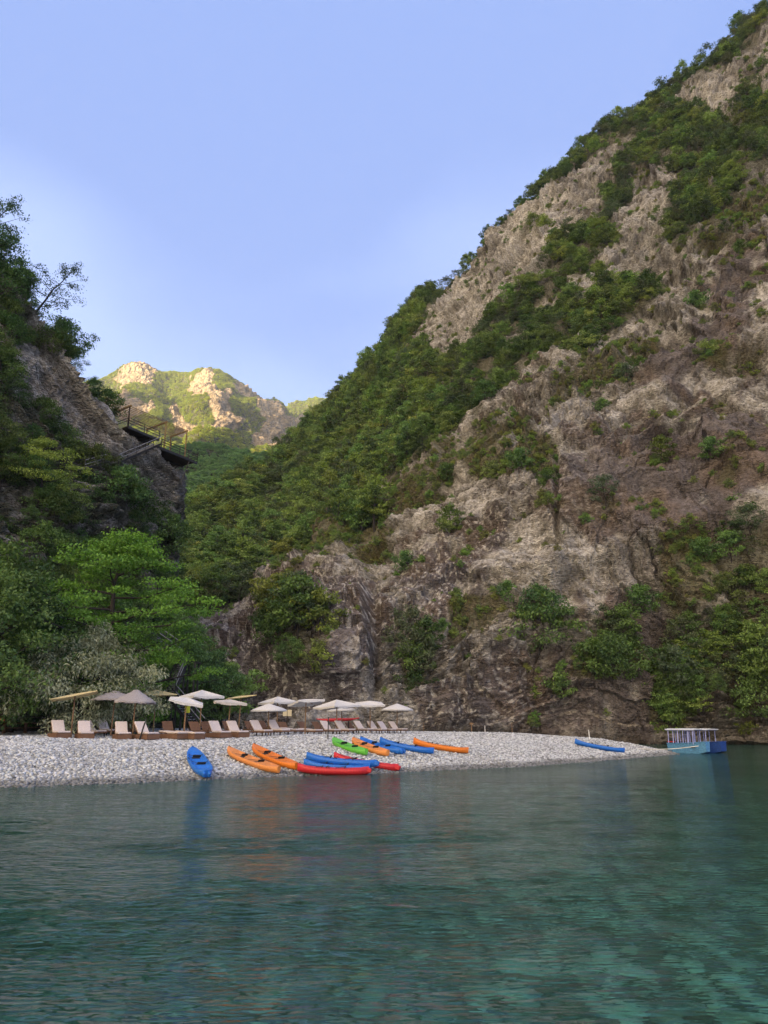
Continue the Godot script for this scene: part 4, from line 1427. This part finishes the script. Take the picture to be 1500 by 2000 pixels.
func loungers() -> void:
	var group := "cushioned loungers along the gravel bar"
	var bare_group := "bare wooden loungers in the back row"
	var made := {}
	# x of the foot, distance, kind (b boxed, l on legs, f boxed and flat, g legs and flat), turn offset, label
	for l in [
		[127, 40.4, "b", -6, "leftmost cushioned lounger, boxed base seen at its corner, below the tilted yellow umbrella"],
		[172, 40.4, "b", -14, "second cushioned lounger from the left, right of the yellow umbrella's pole"],
		[200, 44.6, "l", 12, "cushioned lounger set back between the second and third front ones"],
		[245, 41.0, "b", -16, "cushioned lounger in front of the thatched umbrellas' poles"],
		[301, 41.0, "b", 2, "cushioned lounger right of the thatched pair, behind the leaning stake"],
		[358, 42.0, "f", 4, "left of the two lounger mattresses lying flat before the drooping umbrella"],
		[391, 42.2, "f", 4, "right of the two lounger mattresses lying flat before the drooping umbrella"],
		[442, 43.6, "b", -4, "boxed cushioned lounger left of the off-white umbrella's pole"],
		[477, 44.4, "b", -4, "boxed cushioned lounger right of the off-white umbrella's pole"],
		[525, 46.2, "l", 0, "cushioned lounger on legs left of the low round umbrella's pole"],
		[559, 47.2, "l", 0, "cushioned lounger on legs right of the low round umbrella's pole"],
		[586, 49.6, "g", 0, "flat cushioned lounger on legs left of the bent umbrella pole"],
		[624, 51.6, "g", 0, "flat cushioned lounger on legs right of the bent umbrella pole"],
		[660, 53.6, "l", 0, "cushioned lounger with raised back just right of the black post"],
		[688, 54.8, "l", 0, "cushioned lounger under the wide peaked umbrella"],
		[724, 58.0, "l", 0, "cushioned lounger left of the boxy umbrella's pole"],
		[750, 59.4, "l", 0, "cushioned lounger right of the boxy umbrella's pole"],
		[769, 61.0, "l", 0, "last but one lounger at the right end of the row"],
		[791, 62.4, "l", 0, "last lounger at the right end, under the lone umbrella"],
		[338, 48.0, "r", -14, "bare brown lounger back below the peaked yellow umbrella"],
		[398, 47.6, "r", -6, "bare brown lounger left of the white umbrella's rear pole"],
		[420, 49.0, "r", -6, "bare brown lounger right of the white umbrella's rear pole"],
		[505, 53.0, "r", -8, "bare brown lounger beside the thin yellow canopy's pole"],
		[533, 56.0, "r", 0, "bare brown lounger behind the low round umbrella"],
		[574, 54.0, "r", -4, "bare brown lounger left of the small pale sign"],
		[612, 58.0, "r", 0, "bare brown lounger right of the small pale sign"],
		[640, 60.0, "r", 0, "bare brown lounger behind the black post"],
		[244, 50.0, "r", -10, "bare brown lounger in the shade between thatched umbrella poles"],
		[272, 50.5, "r", -10, "bare brown lounger in the shade right of the thatched poles"],
		[222, 46.8, "l", 4, "cushioned lounger half hidden behind the one before the thatched poles"],
		[462, 50.5, "r", -8, "bare brown lounger between the two boxed cushioned ones beside the off-white umbrella"],
		[705, 62.5, "r", 0, "bare brown lounger below the boxy white umbrella"],
	]:
		var kind: String = l[2]
		var o: Node3D
		if not made.has(kind):
			made[kind] = lounger_shape(kind in ["b", "f"], kind in ["b", "l", "r"], kind != "r", "bare_lounger" if kind == "r" else "sun_lounger", l[4], bare_group if kind == "r" else group)
			o = made[kind]
		else:
			o = copy_of(made[kind], l[4], Vector3.ZERO, 0.0)
		var turn := deg_to_rad(44.0 + float(l[3]))
		o.rotation.y = turn
		var p := stand(l[0], l[1]) - Basis(Vector3.UP, turn) * Vector3(0, 0, 0.95)
		o.position = Vector3(p.x, ground_at(p.x, p.z) + 0.02, p.z)

# ------------------------------------------------------------------ kayaks
func kayak_shape(twin: bool) -> Array:   # hull, then the places of its fittings
	var st := newst()
	var n := 44
	var m := 14
	var len_ := 3.5
	var rows := []
	for i in n + 1:
		var t := lerpf(-1.0, 1.0, float(i) / n)    # -1 stern, 1 bow
		var z := t * len_ * 0.5
		var w := 0.43 * pow(maxf(0.0, 1.0 - pow(absf(t), 2.6 if t > 0.0 else 3.6)), 0.6)
		w = maxf(w, 0.02 if t > 0.0 else 0.1)
		var keel := 0.16 * pow(maxf(0.0, t), 3.0) + 0.1 * pow(maxf(0.0, -t), 4.0)
		var gun := 0.31 + 0.15 * pow(maxf(0.0, t), 2.4) + 0.07 * pow(maxf(0.0, -t), 3.0)
		var ring := []
		for k in m:        # under side, from left gunwale to right gunwale
			var a := PI * k / (m - 1.0)
			var x := -cos(a) * w
			var y := gun - (gun - keel) * pow(maxf(0.0, sin(a)), 0.55)
			if absf(x) < w * 0.3 and t < 0.8:
				y += 0.02
			ring.append(Vector3(x, y, z))
		for k in m:        # deck, from right to left
			var u := 1.0 - 2.0 * k / (m - 1.0)
			var y := gun + 0.015
			var rim := absf(u)
			# two seat wells with raised backs, two foot wells, a tank well at the stern
			var well := 0.0
			for c in [[-0.2, 0.17, 0.13], [0.1, 0.13, 0.12], [0.36, 0.16, 0.13], [0.6, 0.1, 0.09], [-0.62, 0.17, 0.11]]:
				well = maxf(well, c[2] * smooth01(c[1], c[1] * 0.55, absf(t - c[0])) * smooth01(0.86, 0.66, rim))
			y -= well
			y += 0.03 * (1.0 - rim * rim) * smooth01(0.68, 0.9, absf(t))
			if rim > 0.999:
				y = gun
			ring.append(Vector3(u * w * 0.97, y, z))
		rows.append(ring)
	st.set_smooth_group(1)
	var cnt := 2 * m
	for i in n:
		for k in cnt:
			var k2 := (k + 1) % cnt
			var out: Vector3 = Vector3.UP if k >= m else (rows[i][k] + rows[i + 1][k2]) * 0.5 - Vector3(0, 0.3, rows[i][k].z)
			quad(st, rows[i][k], rows[i + 1][k], rows[i + 1][k2], rows[i][k2], out)
	st.set_smooth_group(-1)
	for e in [0, n]:
		for k in range(1, cnt - 1):
			tri(st, rows[e][0], rows[e][k], rows[e][k + 1], Vector3(0, 0, -1 if e == 0 else 1))
	if twin:   # two stern fins
		for s in [-1, 1]:
			box(st, Transform3D(Basis(Vector3.RIGHT, -0.25), Vector3(s * 0.11, 0.26, -1.72)), Vector3(0.12, 0.2, 0.3), 0.05)
	return [done(st)]

var kayak_hull := {}

func kayak(colour: String, bow: Vector2, stern: Vector2, label: String, twin := false, lift := 0.0) -> void:
	if not kayak_hull.has(twin):
		kayak_hull[twin] = kayak_shape(twin)[0]
	var b := on_ground(bow.x, bow.y)
	var s := on_ground(stern.x, stern.y)
	s.y = maxf(s.y, -0.06)
	b.y = maxf(b.y, -0.06)
	var dir := (b - s).normalized()
	var t := thing("kayak", label, "kayak", Vector3.ZERO, 0.0, "kayaks pulled up on the gravel bar")
	var x := Vector3.UP.cross(dir).normalized()
	t.basis = Basis(x, dir.cross(x), dir)
	var long := clampf(b.distance_to(s), 3.1, 4.1)
	t.position = s + dir * long * 0.5 + Vector3(0, lift - 0.03, 0)
	t.scale = Vector3(1, 1, long / 3.5)
	part("hull", kayak_hull[twin], M[colour + "_plastic"], t)
	for q in [-0.42, 0.7]:      # seats: pad, backrest and straps
		var seat := part("seat_pad", boxmesh(Vector3(0.34, 0.04, 0.26), 0.015, Transform3D(Basis(), Vector3(0, 0.23, q + 0.08))), M.black_rubber, t)
		part("backrest", boxmesh(Vector3(0.36, 0.14, 0.04), 0.015, Transform3D(Basis(Vector3.RIGHT, -0.5), Vector3(0, 0.36, q - 0.16))), M.black_rubber, seat)
		for e in [-1, 1]:
			part("strap", beammesh(Vector3(e * 0.18, 0.38, q - 0.16), Vector3(e * 0.36, 0.335, q + 0.3), 0.02, 0.012), M.black_rubber, seat)
	for e in [-1, 1]:
		part("carry_handle", tubemesh([Vector3(e * 0.38, 0.33, 0.16), Vector3(e * 0.43, 0.38, 0.26), Vector3(e * 0.38, 0.33, 0.36)], [0.014, 0.014, 0.014], 5), M.black_rubber, t)
	part("bow_toggle", tubemesh([Vector3(0, 0.45, 1.58), Vector3(0, 0.53, 1.66), Vector3(0, 0.46, 1.72)], [0.014, 0.018, 0.014], 5), M.black_rubber, t)
	part("hatch", tubemesh([Vector3(0, 0.2, -1.12), Vector3(0, 0.3, -1.12)], [0.12, 0.11], 12), M[colour + "_plastic"], t)

func kayaks() -> void:
	kayak("blue", Vector2(371, 1472), Vector2(402, 1523), "blue kayak pointing straight up the beach, leftmost of the kayaks", true)
	kayak("pale_orange", Vector2(443, 1476), Vector2(543, 1514), "pale orange kayak left and front of the orange pair")
	kayak("orange", Vector2(488, 1468), Vector2(578, 1507), "deeper orange kayak right and behind in the orange pair")
	kayak("blue", Vector2(592, 1503), Vector2(722, 1509), "blue kayak mostly hidden between red kayak and other blue one")
	kayak("blue", Vector2(597, 1496), Vector2(735, 1508), "blue kayak lying behind the front red kayak at the waterline", true, 0.16)
	kayak("red", Vector2(580, 1513), Vector2(720, 1518), "red kayak nearest the water, in front of the blue pair", true, 0.02)
	kayak("red", Vector2(650, 1488), Vector2(776, 1509), "red kayak slanting behind the blue ones towards the water", true)
	kayak("green", Vector2(650, 1456), Vector2(715, 1478), "green kayak, the only one of its colour")
	kayak("pale_orange", Vector2(688, 1456), Vector2(757, 1480), "orange kayak squeezed between green and blue kayaks")
	kayak("blue", Vector2(703, 1455), Vector2(785, 1476), "blue kayak half hidden behind the orange kayak beside the green", true)
	kayak("blue", Vector2(744, 1457), Vector2(846, 1475), "long blue kayak in the upper row left of the last orange one")
	kayak("orange", Vector2(806, 1457), Vector2(914, 1474), "orange kayak at the right end of the upper row")
	kayak("blue", Vector2(1122, 1456), Vector2(1219, 1472), "lone blue kayak on the gravel tip near the boats")

# ------------------------------------------------------------------ boats
func boat(where: Vector3, dir: Vector3, paint: Material, label: String, length: float, beam: float) -> void:
	var t := thing("river_boat", label, "boat", where, atan2(dir.x, dir.z), "boats moored at the gravel tip")
	var st := newst()
	var n := 10
	var outer := []
	for i in n + 1:
		var f := float(i) / n        # 0 stern, 1 bow
		var z := lerpf(-0.5, 0.5, f) * length
		var w := beam * 0.5 * (1.0 - 0.42 * pow(f, 3.0))
		var low := -0.15 + 0.28 * pow(f, 4.0)
		var high := 0.7 + 0.16 * pow(f, 2.0)
		outer.append([Vector3(-w, high, z), Vector3(-w * 0.78, low, z), Vector3(w * 0.78, low, z), Vector3(w, high, z)])
	for i in n:
		for k in 3:
			quad(st, outer[i][k], outer[i + 1][k], outer[i + 1][k + 1], outer[i][k + 1], [Vector3.LEFT, Vector3.DOWN, Vector3.RIGHT][k])
			var push := Vector3(0.05, 0, 0)
			var ins := [push, push + Vector3(0, 0.05, 0), -push + Vector3(0, 0.05, 0), -push]
			quad(st, outer[i][k] + ins[k], outer[i + 1][k] + ins[k], outer[i + 1][k + 1] + ins[k + 1], outer[i][k + 1] + ins[k + 1], [Vector3.RIGHT, Vector3.UP, Vector3.LEFT][k])
		for k in [0, 3]:
			var s := Vector3(0.05 if k == 0 else -0.05, 0, 0)
			quad(st, outer[i][k], outer[i + 1][k], outer[i + 1][k] + s, outer[i][k] + s, Vector3.UP)
	for e in [0, n]:
		quad(st, outer[e][0], outer[e][1], outer[e][2], outer[e][3], Vector3(0, 0, -1 if e == 0 else 1))
	part("hull", done(st), paint, t)
	for s in [-1, 1]:
		var gs := newst()
		var pts := []
		var rads := []
		for i in n + 1:
			pts.append(outer[i][0 if s < 0 else 3] + Vector3(s * 0.015, 0.0, 0))
			rads.append(0.035)
		tube(gs, pts, rads, 6)
		part("gunwale", done(gs), paint, t)
		for k in 6:
			var z := lerpf(-0.46, 0.22, k / 5.0) * length
			part("post", beammesh(Vector3(s * beam * 0.45, 0.66, z), Vector3(s * beam * 0.43, 1.72, z + 0.04), 0.045, 0.045), M.lavender_paint, t)
		part("roof_rail", beammesh(Vector3(s * beam * 0.43, 1.7, -0.49 * length), Vector3(s * beam * 0.43, 1.7, 0.27 * length), 0.05, 0.05), M.lavender_paint, t)
	for k in 3:
		part("bench", boxmesh(Vector3(beam * 0.9, 0.05, 0.3), 0.01, Transform3D(Basis(), Vector3(0, 0.42, lerpf(-0.32, 0.2, k / 2.0) * length))), M.dark_wood, t)
	var rs := newst()
	var m := 18
	rs.set_smooth_group(1)
	for i in m:
		for j in 20:
			var c := []
			for q in [[0, 0], [1, 0], [1, 1], [0, 1]]:
				var u: float = lerpf(-1, 1, float(i + q[0]) / m)
				var z := lerpf(-0.52, 0.3, (j + q[1]) / 20.0) * length
				c.append(Vector3(u * beam * 0.52, 1.83 - 0.09 * u * u + 0.012 * sin((i + q[0]) * PI), z))
			quad(rs, c[0], c[1], c[2], c[3], Vector3.UP)
			quad(rs, c[0] - Vector3(0, 0.03, 0), c[1] - Vector3(0, 0.03, 0), c[2] - Vector3(0, 0.03, 0), c[3] - Vector3(0, 0.03, 0), Vector3.DOWN)
	part("roof", done(rs), M.boat_roof, t)
	for z in [-0.52, 0.3]:
		part("roof_edge", boxmesh(Vector3(beam * 1.02, 0.06, 0.03), 0.005, Transform3D(Basis(), Vector3(0, 1.77, z * length))), M.boat_roof, t)

func boats() -> void:
	var p := river_point(1358, 1472)
	var dir := Vector3(0.6, 0, 0.8).normalized()
	var side := Vector3(dir.z, 0, -dir.x)
	var at_ := Vector3(p.x, 0.02, p.y - 1.0)
	boat(at_, dir, M.light_blue_paint, "worn light blue boat with white canopy, left of the moored pair", 3.1, 1.15)
	boat(at_ + side * 1.95 - dir * 0.05, dir, M.dark_blue_paint, "dark blue boat with white canopy, right of the moored pair", 3.6, 1.6)
	var m := thing("outboard_motor", "dark outboard motor with red band inside the light blue boat", "motor", at_ - dir * 1.5, atan2(dir.x, dir.z))
	part("cowling", boxmesh(Vector3(0.34, 0.36, 0.5), 0.1, Transform3D(Basis(), Vector3(0, 0.95, 0))), M.black_metal, m)
	part("band", boxmesh(Vector3(0.36, 0.08, 0.52), 0.03, Transform3D(Basis(), Vector3(0, 0.82, 0))), M.red_plastic, m)
	part("shaft", boxmesh(Vector3(0.12, 0.95, 0.16), 0.03, Transform3D(Basis(), Vector3(0, 0.35, -0.12))), M.black_metal, m)
	var a := on_ground(1246, 1464) + Vector3(0, 0.05, 0)
	var e := at_ + dir * 1.1 - side * 0.55 + Vector3(0, 0.55, 0)
	var pts := []
	var rads := []
	for k in 13:
		var t := k / 12.0
		pts.append(a.lerp(e, t) + Vector3(0, -0.12 * sin(PI * t), 0))
		rads.append(0.03)
	tag(part("mooring_rope", tubemesh(pts, rads, 5), M.rope, self), "pale mooring rope from the gravel tip to the light blue boat", "rope")

# ------------------------------------------------------------------ platform, pergola and stairs on the bluff
func railing(parent: Node, a: Vector3, b: Vector3, posts: int, rails: int, high: float) -> void:
	for k in posts + 1:
		var p := a.lerp(b, float(k) / posts)
		part("rail_post", beammesh(p, p + Vector3(0, high, 0), 0.09, 0.09), M.black_metal, parent)
	for k in rails:
		var h := high * (1.0 - 0.3 * k) - 0.05
		part("rail", beammesh(a + Vector3(0, h, 0), b + Vector3(0, h, 0), 0.06, 0.06), M.black_metal, parent)

func platform() -> void:
	var y := 2.2 + 33.4
	var b := Vector3(-29.9, y, -76.7)        # near corner on the left
	var e := Vector3(-24.2, y, -86.2)        # far end of the near edge
	var inward := Vector3(-4.3, 0, -2.9)
	var t := thing("viewing_platform", "dark steel viewing platform with railings jutting from the bluff", "platform", b)
	var o := -b
	var deck := e - b
	var planks := 26
	for k in planks:
		var f := (k + 0.5) / planks
		var p := deck * f
		var low := Vector3(0, -0.9 if f > 0.42 else 0.0, 0)
		part("plank", beammesh(p + low, p + low + inward, deck.length() / planks * 0.93, 0.08), M.dark_wood, t)
	for s in [0.0, 0.5, 1.0]:
		part("joist", beammesh(inward * s + Vector3(0, -0.18, 0), inward * s + deck * 0.42 + Vector3(0, -0.18, 0), 0.18, 0.26), M.black_metal, t)
		part("joist", beammesh(inward * s + deck * 0.41 + Vector3(0, -1.09, 0), inward * s + deck + Vector3(0, -1.09, 0), 0.18, 0.28), M.black_metal, t)
	railing(t, Vector3.ZERO, deck * 0.42, 2, 3, 1.1)
	railing(t, inward, Vector3.ZERO, 1, 2, 1.1)
	railing(t, deck * 0.46 + Vector3(0, -0.9, 0), deck + Vector3(0, -0.9, 0), 4, 3, 1.1)
	railing(t, deck + Vector3(0, -0.9, 0), deck + inward + Vector3(0, -0.9, 0), 2, 3, 1.1)
	part("brace", beammesh(deck * 0.88 + Vector3(0, -1.2, 0), deck * 0.74 + Vector3(0.2, -4.6, -0.6), 0.12, 0.12), M.black_metal, t)
	part("brace", beammesh(deck * 0.3 + Vector3(0, -0.3, 0), deck * 0.36 + inward * 0.4 + Vector3(0, -4.0, 0), 0.12, 0.12), M.black_metal, t)
	# pergola
	var A := at(206, 814, 79.7)
	var B := at(254, 793, 76.9)
	var C := at(334, 853, 86.4)
	var D := at(365, 842, 84.4)
	var g := thing("pergola", "slatted timber pergola over the viewing platform", "pergola", B)
	for f in [0.0, 0.62, 1.0]:
		var lo := A.lerp(C, f) - B
		var hi := B.lerp(D, f) - B
		var ext := (hi - lo) * 0.06
		part("beam", beammesh(lo - ext, hi + ext, 0.12, 0.18), M.golden_wood, g)
		for w in [lo, hi]:
			var foot: float = y - B.y - (0.9 if f > 0.42 else 0.0)
			part("post", beammesh(Vector3(w.x, foot - 0.1, w.z), w, 0.13, 0.13), M.golden_wood if f > 0.3 else M.dark_wood, g)
	for k in 11:
		var f := (k + 0.5) / 11.0
		var u := Vector3(0, 0.13, 0)
		part("slat", beammesh(A.lerp(B, f) - B + u - (C - A) * 0.03, C.lerp(D, f) - B + u + (C - A) * 0.03, 0.045, 0.07), M.golden_wood if k > 2 else M.pale_wood, g)
	# the walkway down the rock
	var s0 := at(307, 868, 81.0)
	var s1 := at(222, 905, 73.5)
	var s2 := at(156, 917, 69.5)
	stair("cliff_walkway", "dark metal stairway climbing the bluff to the platform", s1, s0, 1.1, 22, true)
	stair("cliff_walkway", "lower flight of the dark stairway vanishing into the bluff's bushes", s2, s1 + Vector3(-0.8, -0.1, 0.6), 1.1, 12, true)

func stair(called: String, label: String, a: Vector3, b: Vector3, wide: float, steps: int, rails: bool) -> void:   # from a up to b
	var t := thing(called, label, "staircase", a, 0.0, "metal stairs on the bluff")
	var d := b - a
	var flat := Vector3(d.x, 0, d.z).normalized()
	var side := Vector3(-flat.z, 0, flat.x) * wide * 0.5
	for s in [-1, 1]:
		part("stringer", beammesh(side * s, d + side * s, 0.07, 0.24), M.black_metal, t)
		if rails:
			var n := maxi(2, steps / 4)
			for k in n + 1:
				var p: Vector3 = d * (float(k) / n) + side * s
				part("rail_post", beammesh(p, p + Vector3(0, 1.0, 0), 0.05, 0.05), M.black_metal, t)
			for h in [0.5, 1.0]:
				part("rail", beammesh(side * s + Vector3(0, h, 0), d + side * s + Vector3(0, h, 0), 0.05, 0.05), M.black_metal if s < 0 else M.grey_metal, t)
	for k in steps:
		var p: Vector3 = d * ((k + 0.5) / steps)
		part("tread", beammesh(p - side * 0.96, p + side * 0.96, 0.26, 0.04), M.grey_metal, t)

func beach_stairs() -> void:
	var top := at(366, 1294, 62.0)
	stair("beach_stairs", "black metal flight rising left above the landing into the trees", at(352, 1282, 62.0), at(297, 1243, 64.0), 1.0, 14, true)
	stair("beach_stairs", "steep black metal flight under the landing behind the umbrellas", at(333, 1352, 60.5), at(357, 1297, 61.5), 1.0, 14, true)
	stair("beach_stairs", "lowest flight with pale edges slanting down right to the beach", stand(392, 58.5), at(334, 1361, 60.0), 0.9, 13, true)
	var t := thing("stair_landing", "black metal landing on tall posts between the stair flights", "landing", top)
	part("deck", boxmesh(Vector3(2.0, 0.12, 1.6), 0.01), M.black_metal, t)
	for k in 6:
		var x := -0.85 + 0.85 * (k % 3)
		var z := -0.6 if k < 3 else 0.7
		var g := ground_at(top.x + x, top.z + z) - top.y - 0.2
		part("post", beammesh(Vector3(x, g, z), Vector3(x, 0, z), 0.14, 0.14), M.black_metal, t)
	for z in [-0.75, 0.75]:
		part("rail", beammesh(Vector3(-0.2, 1.0, z), Vector3(1.0, 1.0, z), 0.05, 0.05), M.black_metal, t)
	var k := tree("bush", top + Vector3(0.1, 0.05, 0.3), 0.75, 0.5, "leaf_cool", "leafy shrub growing over the stair landing", "bush", "", "landing_bush")
	var v := at(366, 1386, 57.5)
	var c := thing("life_vest", "yellow life vest hanging beside the lowest stair flight", "life vest", v)
	part("front", boxmesh(Vector3(0.4, 0.5, 0.1), 0.04), M.yellow_cloth, c)
	for s in [-1, 1]:
		part("shoulder", boxmesh(Vector3(0.12, 0.26, 0.09), 0.03, Transform3D(Basis(Vector3.BACK, s * 0.2), Vector3(s * 0.14, 0.34, 0))), M.yellow_cloth, c)
	part("hanging_post", beammesh(Vector3(0, 0.6, -0.1), Vector3(0, ground_at(v.x, v.z) - v.y - 0.1, -0.1), 0.06, 0.06), M.dark_wood, c)

# ------------------------------------------------------------------ small things
func small_things() -> void:
	for s in [
		[273, 41.0, 0.95, 0.28, "black_rubber", 0.05, "leaning dark stake in front of the cushioned lounger near the thatched pair"],
		[641, 44.5, 1.35, 0.0, "black_metal", 0.04, "black upright post beside the green kayak's bow"],
		[827, 74, 0.75, 0.0, "pale_wood", 0.03, "thin pale stake on the crest right of the last umbrella"],
		[921, 72, 0.95, 0.0, "pale_wood", 0.05, "wooden stake with a cross piece on the gravel crest"],
		[947, 70, 0.7, 0.0, "white_plastic", 0.035, "short white stake on the gravel crest"],
		[1000, 68, 1.05, 0.0, "pale_wood", 0.03, "tall thin stake at the right of the gravel crest"],
		[1150, 58, 0.75, -0.05, "white_plastic", 0.04, "white peg beside the lone blue kayak"],
	]:
		var p: Vector3 = stand(s[0], s[1])
		var t := thing("stake", s[6], "stake", p, 0.0, "stakes on the gravel bar")
		part("shaft", tubemesh([Vector3(0, -0.2, 0), Vector3(s[2] * s[3], s[2], 0)], [s[5], s[5] * 0.8], 6), M[s[4]], t)
		if s[0] == 921:
			part("cross_piece", boxmesh(Vector3(0.35, 0.14, 0.04), 0.01, Transform3D(Basis(), Vector3(0, 0.85, 0.05))), M.pale_wood, t)
	var sp := stand(560, 60)
	var sign_ := thing("notice_board", "small pale two-part notice board behind the loungers", "sign", sp)
	for s in [-1, 1]:
		part("panel", boxmesh(Vector3(0.34, 0.5, 0.04), 0.01, Transform3D(Basis(), Vector3(s * 0.19, 1.55, 0))), M.sign_board, sign_)
	part("post", boxmesh(Vector3(0.08, 1.6, 0.08), 0.01, Transform3D(Basis(), Vector3(0, 0.7, -0.07))), M.dark_wood, sign_)
	# the red canoe laid across behind the loungers
	var a := at(618, 1407, 63.0)
	var b := at(702, 1405, 63.0)
	var st := newst()
	var pts := []
	var rads := []
	for k in 11:
		var f := k / 10.0
		pts.append(a.lerp(b, f) + Vector3(0, 0.12 * pow(absf(f - 0.5) * 2.0, 3.0), 0))
		rads.append(0.03 + 0.12 * sin(PI * clampf(f, 0.03, 0.97)))
	tube(st, pts, rads, 10)
	var canoe := thing("red_canoe", "long red canoe resting on a trestle behind the loungers", "canoe")
	part("hull", done(st), M.red_plastic, canoe)
	for f in [0.25, 0.75]:
		var q: Vector3 = a.lerp(b, f)
		part("trestle", beammesh(Vector3(q.x, ground_at(q.x, q.z) - 0.1, q.z), q - Vector3(0, 0.15, 0), 0.12, 0.12), M.dark_wood, canoe)
	# the red kayak whose tip enters at the left edge
	var r0 := at(-40, 1395, 44.0)
	var r1 := at(8, 1407, 44.0)
	st = newst()
	pts = []
	rads = []
	for k in 9:
		var f := k / 8.0
		pts.append(r0.lerp(r1, f))
		rads.append(0.03 + 0.17 * sin(PI * clampf(f * 0.6 + 0.37, 0.0, 0.97)))
	tube(st, pts, rads, 10)
	var tip := thing("red_kayak", "red kayak tip entering at the left edge of the beach", "kayak")
	part("hull", done(st), M.red_plastic, tip)
	for f in [0.2, 0.7]:
		var q: Vector3 = r0.lerp(r1, f)
		part("trestle", beammesh(Vector3(q.x, ground_at(q.x, q.z) - 0.1, q.z), q - Vector3(0, 0.1, 0), 0.1, 0.1), M.dark_wood, tip)
	# tables in the shade
	for k in [[30, 50.0, "dark picnic table at the far left in the shade"], [70, 51.0, "dark wooden table second from the left in the shade"], [112, 50.0, "dark table with white things on it behind the leftmost lounger"], [222, 51.5, "low table in the shade behind the thatched umbrellas"]]:
		var t := thing("wooden_table", k[2], "table", stand(k[0], k[1]), 0.3, "tables in the shade")
		part("top", boxmesh(Vector3(1.5, 0.06, 0.8), 0.01, Transform3D(Basis(), Vector3(0, 0.74, 0))), M.brown_wood, t)
		for c in [[-0.65, -0.32], [0.65, -0.32], [-0.65, 0.32], [0.65, 0.32]]:
			part("leg", boxmesh(Vector3(0.08, 0.74, 0.08), 0.01, Transform3D(Basis(), Vector3(c[0], 0.36, c[1]))), M.brown_wood, t)
		for s in [-1, 1]:
			part("bench", boxmesh(Vector3(1.5, 0.05, 0.26), 0.01, Transform3D(Basis(), Vector3(0, 0.44, s * 0.7))), M.brown_wood, t)
	var tp := stand(112, 50.0)
	tag(part("white_box", boxmesh(Vector3(0.3, 0.14, 0.22), 0.03, Transform3D(Basis(), tp + Vector3(0.5, 0.84, 0.2))), M.white_plastic, self), "white box on the dark table behind the leftmost lounger", "box")
	tag(part("white_bowl", tubemesh([tp + Vector3(-0.35, 0.78, 0.2), tp + Vector3(-0.35, 0.86, 0.2)], [0.08, 0.15], 10), M.white_plastic, self), "white bowl on the dark table left of the white box", "bowl")

func objects() -> void:
	vegetation()
	umbrellas()
	loungers()
	kayaks()
	boats()
	platform()
	beach_stairs()
	small_things()
	pebbles()

# ------------------------------------------------------------------ the scene
func _ready() -> void:
	rng.seed = 7
	var cam := Camera3D.new()
	cam.name = "camera"
	cam.fov = rad_to_deg(2.0 * atan(1000.0 / FOCAL))
	cam.keep_aspect = Camera3D.KEEP_HEIGHT
	cam.near = 0.1
	cam.far = 6000.0
	cam.position = EYE
	cam.rotation.x = atan(414.0 / 1387.0)
	add_child(cam)
	cam.current = true
	var sky_mat := ProceduralSkyMaterial.new()
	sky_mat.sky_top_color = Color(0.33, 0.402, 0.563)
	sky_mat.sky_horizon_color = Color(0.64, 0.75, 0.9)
	sky_mat.sky_curve = 0.12
	sky_mat.ground_horizon_color = Color(0.3, 0.3, 0.26)
	sky_mat.ground_bottom_color = Color(0.2, 0.2, 0.16)
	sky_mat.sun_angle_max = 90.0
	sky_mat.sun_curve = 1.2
	var wisp := noise(601, 0.008, 4)
	var veil := Image.create_empty(512, 256, false, Image.FORMAT_RGBA8)
	for y in 256:
		for x in 512:
			var a := TAU * x / 512.0
			var e := PI * (0.5 - (y + 0.5) / 256.0)
			var q := Vector3(cos(a) * cos(e), sin(e) * 2.6, sin(a) * cos(e)) * 90.0
			veil.set_pixel(x, y, Color(0.92, 0.95, 1.0, 0.075 * smooth01(-0.15, 0.5, wisp.get_noise_3dv(q))))
	sky_mat.sky_cover = ImageTexture.create_from_image(veil)
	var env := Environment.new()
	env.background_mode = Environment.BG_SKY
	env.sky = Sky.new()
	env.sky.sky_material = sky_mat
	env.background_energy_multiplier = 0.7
	env.tonemap_mode = Environment.TONE_MAPPER_LINEAR
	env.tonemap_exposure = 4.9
	env.fog_enabled = true
	env.fog_density = 0.0001
	env.fog_light_color = Color(0.86, 0.92, 1.0)
	env.sdfgi_enabled = true
	env.ssao_enabled = true
	env.ssil_enabled = true
	var we := WorldEnvironment.new()
	we.name = "environment"
	we.environment = env
	add_child(we)
	var sun := DirectionalLight3D.new()
	sun.name = "sun"
	sun.light_color = Color(1.0, 0.89, 0.72)
	sun.light_energy = 1.6
	sun.light_angular_distance = 0.5
	sun.shadow_enabled = true
	add_child(sun)
	sun.look_at_from_position(Vector3(-0.66, 0.072, 0.75), Vector3.ZERO)
	make_materials()
	right_cliff()
	left_cliff()
	far_land()
	evening_land()
	ground_and_river()
	objects()
